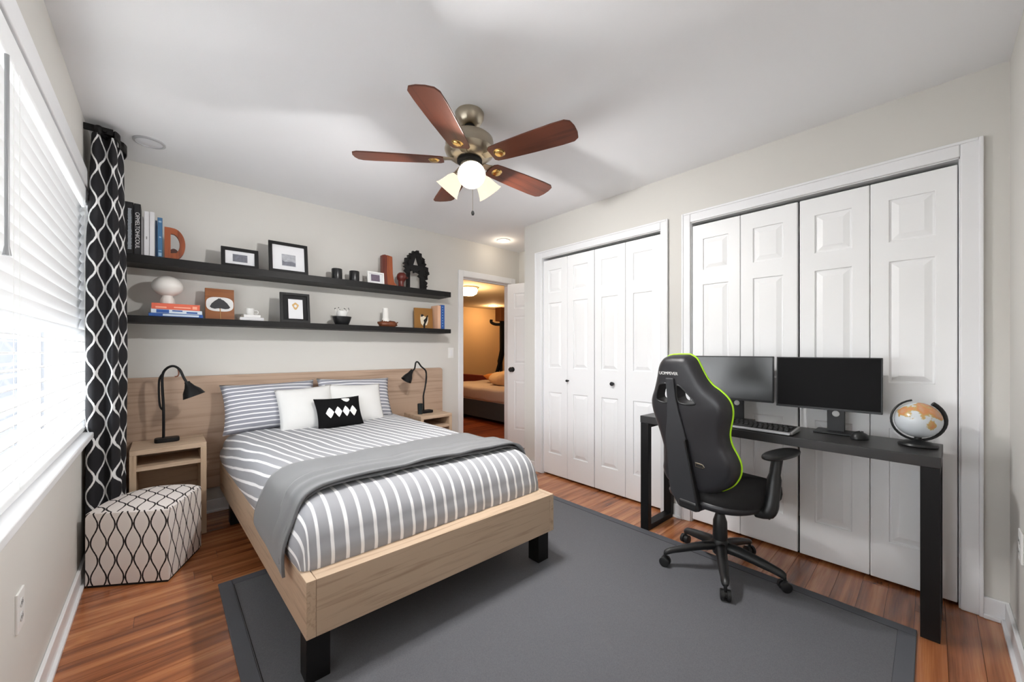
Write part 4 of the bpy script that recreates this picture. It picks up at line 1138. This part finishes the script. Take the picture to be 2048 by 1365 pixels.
wedge('side_trim', -KD+.012, KD, -KW-.010, -KW+.002, .004, .004, .0155, .027, M_silver, kb, .003)
bm = bmesh.new()
for r_ in range(5):
    xk = -KD+.022+r_*.0285
    for k in range(22):
        yk = -KW+.010+k*.0236+(.006*(r_ % 3))
        if yk+.02 > KW-.004 or (r_ == 0 and 6 < k < 13): continue
        zk = .0125+.012*(xk+KD)/(2*KD)
        add_box(bm, xk, xk+.0225, yk, yk+.0195, zk, zk+.0085)
add_box(bm, -KD+.022, -KD+.0445, -KW+.175, -KW+.305, .013, .022)
o = bev(from_bm('keys', bm, M_nylon, kb), .002, 1); o['kind'] = 'stuff'

ms = thing('mouse', 'black computer mouse on the desk near the globe', 'mouse', (2.835, -3.325, DT), R(-12))
def half_dome(name, rx, ry, rz, m, parent, cut=None, nu=28, nv=10, sx=0):
    vs, fs = [], []
    for j in range(nv+1):
        b_ = PI/2*j/nv
        for i in range(nu):
            a = 2*PI*i/nu; cb = math.cos(b_)**.6
            vs.append(Vector((rx*math.cos(a)*cb, ry*math.sin(a)*cb, rz*math.sin(b_)*(1-.18*math.cos(a)))))
    for j in range(nv):
        for i in range(nu): k = (i+1) % nu; fs.append((j*nu+i, j*nu+k, (j+1)*nu+k, (j+1)*nu+i))
    fs.append(tuple(range(nu)))
    return pyd(name, vs, fs, m, parent, True)
half_dome('body', .052, .033, .034, M_nylon, ms)
tube('scroll_wheel', [(.028, -.004, .0285), (.028, .004, .0285)], .006, M_black, ms, 12)

gl = thing('desk_globe', 'small desk globe with a black ring on a black base', 'globe', (2.845, -3.520, DT), R(20))
lathe('base', [(0, 0), (.062, 0), (.066, .006), (.062, .014), (.045, .020), (.022, .024), (.012, .032), (.012, .046), (0, .046)], M_nylon, gl, 32)
GZ = .118
mg = bpy.data.materials.new('globe_map'); mg.use_nodes = True
nt = mg.node_tree; b_ = nt.nodes['Principled BSDF']; tc = nt.nodes.new('ShaderNodeTexCoord')
nz_ = nt.nodes.new('ShaderNodeTexNoise'); nz_.inputs['Scale'].default_value = 13; nz_.inputs['Detail'].default_value = 4; nt.links.new(tc.outputs['Object'], nz_.inputs['Vector'])
sp = nt.nodes.new('ShaderNodeSeparateXYZ'); nt.links.new(tc.outputs['Object'], sp.inputs[0])
mm = nt.nodes.new('ShaderNodeMath'); mm.operation = 'MULTIPLY_ADD'; mm.inputs[1].default_value = 1.7; nt.links.new(sp.outputs['Z'], mm.inputs[0]); nt.links.new(nz_.outputs['Fac'], mm.inputs[2])
cr = nt.nodes.new('ShaderNodeValToRGB'); e = cr.color_ramp.elements
e[0].position = .76; e[0].color = lin((206, 212, 216)); e[1].position = .78; e[1].color = lin((190, 168, 110))
e2 = e.new(.83); e2.color = lin((206, 140, 92)); e3 = e.new(.92); e3.color = lin((200, 160, 130))
cr.color_ramp.interpolation = 'LINEAR'
nt.links.new(mm.outputs[0], cr.inputs['Fac']); nt.links.new(cr.outputs['Color'], b_.inputs['Base Color']); b_.inputs['Roughness'].default_value = .22
lathe('sphere', [(.0785*math.cos(R(a)), GZ+.0785*math.sin(R(a))) for a in range(-90, 91, 9)], mg, gl, 36)
rp = []
for k in range(30):
    a = R(-238+315*k/29); rp.append((0, .0905*math.cos(a), GZ+.0905*math.sin(a)))
tube('meridian_ring', rp, [.0042+.005*(1-k/29)**2 for k in range(30)], M_nylon, gl, 8)
tube('axis_pin', [(0, .0, GZ-.095), (0, 0, GZ-.07)], .004, M_nylon, gl, 8)

# ------------------------------------------------------------------ gaming chair
PHI = R(-12)
ch = thing('gaming_chair', 'black gaming chair with lime green piping at the desk', 'office chair', (2.535, -2.793, .008), PHI-PI/2)
# local: x right, y forward, z up
FL = .0
for k in range(5):
    a = R(59.6+72*k)-(PHI-PI/2)
    d = Vector((math.cos(a), math.sin(a), 0))
    path = [d*.02+Vector((0, 0, .125)), d*.09+Vector((0, 0, .120)), d*.19+Vector((0, 0, .100)), d*.262+Vector((0, 0, .082)), d*.288+Vector((0, 0, .068))]
    tube('base_leg', smooth_path(path, 4), [.030]*4+[.029, .028, .027, .026]+[.025, .024, .022, .021]+[.021, .020, .018, .016, .012], M_nylon, ch, 12, flat=.75)
    c = d*.286
    sdv = Vector((-d.y, d.x, 0)); cs = Vector((math.cos(a+.6*(k-2)), math.sin(a+.6*(k-2)), 0)); ax = Vector((-cs.y, cs.x, 0))
    cst = tube('caster', [c+ax*-.023+Vector((0, 0, .0255)), c+ax*-.021+Vector((0, 0, .0255)), c+ax*-.006+Vector((0, 0, .0255)), c+ax*-.005+Vector((0, 0, .0255)), c+ax*.005+Vector((0, 0, .0255)), c+ax*.006+Vector((0, 0, .0255)), c+ax*.021+Vector((0, 0, .0255)), c+ax*.023+Vector((0, 0, .0255))],
               [.021, .0255, .0255, .016, .016, .0255, .0255, .021], M_nylon, ch, 20)
    tube('caster_stem', [c+Vector((0, 0, .03)), c+Vector((0, 0, .072))], .008, M_nylon, cst, 8)
lathe('hub', [(0, .085), (.034, .085), (.040, .10), (.040, .15), (.033, .165), (0, .165)], M_nylon, ch, 24)
lathe('gas_column_cover', [(.034, .16), (.036, .17), (.034, .26), (.026, .285), (.022, .30), (0, .30)], M_nylon, ch, 24)
lathe('gas_piston', [(.014, .29), (.014, .40), (0, .40)], mat('dark_chrome', (70, 70, 74), .2, metal=1), ch, 16)
box('tilt_mechanism', -.07, .07, -.10, .12, .355, .40, M_nylon, ch, .012)
tube('tilt_lever', [(.05, .04, .37), (.15, .055, .365), (.215, .05, .350), (.225, .05, .348)], [.008, .008, .013, .012], M_nylon, ch, 10)
# seat cushion
def superslab(name, cx, cy, rx, ry, z0, z1, m, parent, ex=3.2, dish=.0, nu=48, nv=12, front=1.0):
    vs, fs = [], []
    for j in range(nv+1):
        b2 = -PI/2+PI*j/nv
        cb = abs(math.cos(b2))**.35; sb = math.copysign(abs(math.sin(b2))**.8, math.sin(b2))
        for i in range(nu):
            a = 2*PI*i/nu
            ca, sa = math.cos(a), math.sin(a)
            x = math.copysign(abs(ca)**(2/ex), ca)*rx*cb; y = math.copysign(abs(sa)**(2/ex), sa)*ry*cb
            x *= 1-.10*max(0, -y/ry)
            z = (z0+z1)/2+(z1-z0)/2*sb
            if sb > 0: z += dish*((x/rx)**2+.3*(y/ry)**2)-dish*.3
            vs.append(Vector((cx+x, cy+y, z)))
    for j in range(nv):
        for i in range(nu): k = (i+1) % nu; fs.append((j*nu+i, j*nu+k, (j+1)*nu+k, (j+1)*nu+i))
    fs.append(tuple(range(nu))); fs.append(tuple(nv*nu+i for i in range(nu)))
    return pyd(name, vs, fs, m, parent, True)
superslab('seat', 0, .015, .245, .245, .385, .495, M_seatfab, ch, dish=.025)
superslab('seat_shell', 0, .0, .235, .235, .372, .44, M_leather, ch)
# backrest: rounded hollow outline, reclined
LN = R(9)
bo = Vector((0, -.20, .452)); bu_ = Vector((0, -math.sin(LN), math.cos(LN))); bn = Vector((0, -math.cos(LN), -math.sin(LN)))   # bn towards the camera side (rear)
Lp = [(-.060, .708), (-.105, .690), (-.131, .650), (-.146, .603), (-.172, .533), (-.200, .469), (-.198, .405), (-.180, .337), (-.163, .271), (-.152, .203), (-.164, .129), (-.171, .085), (-.155, .035), (-.11, .005)]
Rp = [(.036, .710), (.068, .690), (.085, .655), (.110, .600), (.138, .562), (.172, .538), (.203, .509), (.219, .478), (.222, .445), (.217, .410), (.200, .345), (.199, .305), (.207, .271), (.224, .238), (.236, .205), (.237, .170), (.226, .130), (.200, .088), (.160, .052), (.10, .018), (.04, .002), (-.04, -.002)]
loop = [(a-.015, h) for a, h in Rp]+[(a-.015, h) for a, h in reversed(Lp)]
lp = smooth_path([Vector((a, h, 0)) for a, h in loop]+[Vector((loop[0][0], loop[0][1], 0))], 3)[:-1]
cx_ = Vector((.005, .33, 0))
def inset(pts, d):
    n = len(pts); out = []
    for i in range(n):
        t = (pts[(i+2) % n]-pts[(i-2) % n]).normalized(); nn = Vector((t.y, -t.x, 0))
        out.append(pts[i]+nn*d)
    return out
area = sum(lp[i].x*lp[(i+1) % len(lp)].y-lp[(i+1) % len(lp)].x*lp[i].y for i in range(len(lp)))
sg = -1 if area > 0 else 1
rings = []
for d, zz in ((-.0, .030), (-.0, .034), (.0, .020), (.002, -.004), (.010, -.022), (.024, -.033), (.042, -.039)):
    q = inset(lp, sg*d) if d else lp
    rings.append((q, zz))
nL = len(lp)
vs = []
for q, zz in (rings[1:]): vs += [bo+Vector((1, 0, 0))*p.x+bu_*p.y-bn*zz for p in q]
fs = []
nr_ = len(rings)-1
for j in range(nr_-1):
    for i in range(nL): k = (i+1) % nL; fs.append((j*nL+i, j*nL+k, (j+1)*nL+k, (j+1)*nL+i))
def cap(base_idx, pts, flip):
    tr = tessellate_polygon([[Vector((p.x, p.y, 0)) for p in pts]])
    return [tuple(base_idx+i for i in (reversed(t) if flip else t)) for t in tr]
fs += cap(0, rings[1][0], False)+cap((nr_-1)*nL, rings[-1][0], True)
body = pyd('backrest', vs, fs, M_leather, ch, True)
holeL = [(-.130, .560), (-.082, .562), (-.085, .470), (-.150, .470), (-.158, .498)]
holeR = [(-.030, .562), (-.004, .556), (.060, .492), (.056, .474), (-.012, .470), (-.034, .494)]
cutters = []
for hp in (holeL, holeR):
    c_ = prism('cut', [(p.x, p.y) for p in smooth_path([Vector((a, h, 0)) for a, h in hp]+[Vector((hp[0][0], hp[0][1], 0))], 3)[:-1]], .4, None, ch, frame(bo-bn*.2, (1, 0, 0), bu_, bn))
    cutters.append(c_)
    md = body.modifiers.new('cut', 'BOOLEAN'); md.object = c_; md.operation = 'DIFFERENCE'; md.solver = 'EXACT'
bpy.context.view_layer.update()
dg = bpy.context.evaluated_depsgraph_get()
nm = bpy.data.meshes.new_from_object(body.evaluated_get(dg))
body.modifiers.clear(); old = body.data; body.data = nm; nm.materials.clear(); nm.materials.append(M_leather)
nm.polygons.foreach_set('use_smooth', [True]*len(nm.polygons)); nm.set_sharp_from_angle(angle=R(38))
for c_ in cutters: bpy.data.objects.remove(c_)
# green piping around the front rim, rims of the two openings
def on_back(a, h, off): return bo+Vector((1, 0, 0))*a+bu_*h+bn*off
tube('piping', [on_back(p.x, p.y, -.029) for p in lp], .0052, M_lime, ch, 8, closed=True)
for hp in (holeL, holeR):
    q = smooth_path([Vector((a, h, 0)) for a, h in hp]+[Vector((hp[0][0], hp[0][1], 0))], 4)[:-1]
    tube('opening_rim', [on_back(p.x, p.y, .036) for p in q], .0055, M_nylon, ch, 8, closed=True)
spine = [(-.084, .60), (-.036, .60), (-.034, .50), (-.024, .42), (.0, .30), (.012, .10), (.026, -.075), (-.085, -.085), (-.125, -.01), (-.122, .28), (-.098, .40), (-.086, .50)]
prism('back_spine', spine, .018, mat('charcoal_plastic', (48, 49, 52), .5, var=.03), ch, frame(on_back(0, 0, .032), (1, 0, 0), bu_, bn), b=.006)
prism('spine_edge', [(.0, .29), (.020, .10), (.040, -.07), (.026, -.076), (.010, .10), (-.010, .29)], .030, M_nylon, ch, frame(on_back(.004, 0, .030), (1, 0, 0), bu_, bn), b=.004)
words('headrest_lettering', 'UOMPEVER', .022, M_white, ch, frame(on_back(-.068, .622, .0402), (1, 0, 0), bu_, bn))
prism('belt_slot', [(.0, -.008), (.04, -.010), (.05, 0), (.04, .012), (.0, .014)], .004, M_nickel, ch, frame(on_back(.034, .165, .038), (1, 0, 0), bu_, bn), b=.001)
prism('belt_slot_inner', [(.004, -.003), (.036, -.005), (.042, 0), (.036, .006), (.004, .008)], .005, M_dark, ch, frame(on_back(.034, .165, .038), (1, 0, 0), bu_, bn))
box('back_bracket', -.08, .03, -.25, -.12, .36, .41, M_nylon, ch, .015)
for sx in (1, -1):
    arm_base = Vector((sx*.255, -.03, .40))
    tube('arm_post', smooth_path([Vector((sx*.20, -.03, .388)), Vector((sx*.25, -.025, .40)), Vector((sx*.262, -.01, .46)), Vector((sx*.262, .015, .58)), Vector((sx*.262, .04, .655))], 5),
         [.028]*5+[.032]*5+[.030]*5+[.024]*5+[.022], M_nylon, ch, 14)
    superslab('arm_pad', sx*.262, .075, .046, .150, .652, .684, M_nylon, ch, ex=2.6, nu=32, nv=8)

# ------------------------------------------------------------------ ceiling fan
fan = thing('ceiling_fan', 'five-blade walnut and brushed nickel ceiling fan with three lit shades', 'ceiling fan', (1.512, -1.918, H))
ZBL = 2.185-H
lathe('canopy', [(0, 0), (.072, 0), (.076, -.006), (.073, -.030), (.055, -.062), (.032, -.070), (0, -.070)], M_nickel, fan, 36)
lathe('ball_joint', [(0, -.055), (.026, -.062), (.030, -.078), (.018, -.096), (.013, -.11), (0, -.11)], M_dark, fan, 20)
lathe('down_rod', [(.0125, -.09), (.0125, -.16), (0, -.16)], M_nickel, fan, 16)
lathe('motor_housing', [(0, -.118), (.06, -.118), (.104, -.126), (.123, -.142), (.127, -.165), (.127, -.195), (.131, -.200), (.122, -.222), (.092, -.244), (.060, -.250), (0, -.250)], M_nickel, fan, 48)
lathe('dark_ring', [(.060, -.248), (.066, -.250), (.066, -.262), (.050, -.266), (0, -.266)], M_dark, fan, 32)
lathe('light_kit_cup', [(.047, -.262), (.049, -.275), (.047, -.305), (.040, -.325), (.026, -.334), (0, -.336)], M_nickel, fan, 32)
for k in range(5):
    a = R(-144.4+72*k)
    Rz = Matrix.Rotation(a, 4, 'Z') @ Matrix.Translation((0, 0, ZBL)) @ Matrix.Rotation(R(-11), 4, 'X')
    o_ = [(.135, -.040), (.150, -.052), (.20, -.058), (.35, -.067), (.50, -.072), (.56, -.070), (.583, -.055), (.592, -.02), (.592, .02), (.583, .055), (.56, .070), (.50, .072), (.35, .067), (.20, .058), (.150, .052), (.135, .040)]
    bld = prism('blade', o_, .007, M_blade, fan, Matrix.Translation((0, 0, -.003)), b=.002)
    bld.matrix_local = Rz
    prism('blade_iron', [(.085, -.016), (.12, -.020), (.145, -.030), (.19, -.030), (.205, -.018), (.210, 0), (.205, .018), (.19, .030), (.145, .030), (.12, .020), (.085, .016)], .006, M_nickel, bld, Matrix.Translation((0, 0, .0045)), b=.0015)
    lathe('iron_medallion', [(.0, -.008), (.014, -.008), (.022, -.006), (.026, 0), (.030, .0015), (.030, .004), (0, .004)], mat('polished_brass', (214, 178, 112), .2, metal=1), bld, 24, Matrix.Translation((.185, 0, -.0045)))
M_shade = mat('lit_frosted_shade', (44, 41, 37), .5, emit=(255, 236, 208), estr=.50)
M_bulb = mat('lit_bulb', (40, 38, 34), .5, emit=(255, 244, 224), estr=.55)
a0 = R(-126)
for k, da in enumerate((4, 124, 244)):
    a = a0+R(da); d = Vector((math.cos(a), math.sin(a), 0)); ax = (d*.70+Vector((0, 0, -.72))).normalized()
    p0 = Vector((0, 0, -.296))+d*.044
    xa = ax.orthogonal().normalized(); ya = ax.cross(xa)
    Ms = frame(p0, xa, ya, ax)
    lathe('shade_holder', [(.0, -.01), (.020, -.01), (.024, .0), (.026, .030), (.024, .042), (0, .042)], M_nickel, fan, 24, Ms)
    lathe('glass_shade', [(.022, .036), (.032, .044), (.044, .065), (.053, .095), (.063, .122), (.070, .132), (.067, .132), (.059, .121), (.049, .095), (.040, .066), (.028, .046)], M_shade, fan, 36, Ms)
    lathe('bulb', [(0, .084), (.012, .080), (.018, .070), (.016, .058), (.010, .048), (0, .046)], M_bulb, fan, 18, Ms)
    glow_lamp(fan, Ms @ Vector((0, 0, .102)), LAMP_W, (255, 253, 251), .034)
tube('pull_chain', [(.01, -.012, -.335), (.011, -.013, -.52)], .0012, M_nickel, fan, 6)
lathe('chain_pendant', [(0, -.515), (.006, -.520), (.009, -.530), (.006, -.540), (0, -.543)], M_dark, fan, 14, Matrix.Translation((.011, -.013, 0)))

# recessed lights, plates
for loc, label, lit in (((.255, -.392), 'unlit round recessed light in the ceiling near the curtain', False), ((3.176, -.282), 'lit round recessed light over the entry alcove', True)):
    r_ = thing('recessed_light', label, 'ceiling light', (loc[0], loc[1], H), 0, 'bedroom recessed lights')
    lathe('trim_ring', [(.074, 0), (.074, -.007), (.062, -.010), (.060, -.004), (.060, 0)], mat('grey_trim_ring', (176, 177, 180), .4) if not lit else M_white, r_, 32)
    lathe('lens', [(.061, -.006), (.03, -.009), (0, -.010)], M_glass_off if not lit else mat('lit_white_lens', (250, 248, 244), .5, emit=(255, 246, 232), estr=1.6), r_, 32)
    if lit: glow_lamp(r_, (0, 0, -.06), DOWN_W, (255, 236, 210), .05)
def plate(name, label, cat, o, xv, zv, w=.072, h=.116, kind='outlet'):
    p_ = thing(name, label, cat, tuple(o)); yv = Vector(zv).cross(Vector(xv))
    Mx = frame((0, 0, 0), xv, yv, zv)
    prism('cover_plate', [(-w/2, -h/2), (w/2, -h/2), (w/2, h/2), (-w/2, h/2)], .006, M_white, p_, Mx, b=.002)
    if kind == 'outlet':
        for s_ in (-1, 1):
            q = prism('socket', [(.016*math.cos(R(t)), .014*math.sin(R(t))+s_*.021) for t in range(0, 360, 30)], .0015, mat('socket_grey', (205, 205, 204), .4), p_, Mx @ Matrix.Translation((0, 0, .006)))
            for sx in (-.006, .006): prism('slot', [(sx-.001, s_*.021-.004), (sx+.001, s_*.021-.004), (sx+.001, s_*.021+.005), (sx-.001, s_*.021+.005)], .0006, M_dark, q, Mx @ Matrix.Translation((0, 0, .0075)))
    else:
        prism('rocker', [(-.016, -.033), (.016, -.033), (.016, .033), (-.016, .033)], .004, M_trim, p_, Mx @ Matrix.Translation((0, 0, .006)), b=.001)
    return p_
plate('wall_outlet', 'white power outlet on the wall below the window', 'outlet', (0, -1.745, .418), (0, 1, 0), (1, 0, 0))
plate('light_switch', 'white rocker light switch beside the doorway', 'switch', (2.652, 0, 1.160), (1, 0, 0), (0, -1, 0), kind='switch')
plate('wall_outlet', 'white power outlet at the right edge near the closets', 'outlet', (2.690, YF, .45), (-1, 0, 0), (0, 1, 0))
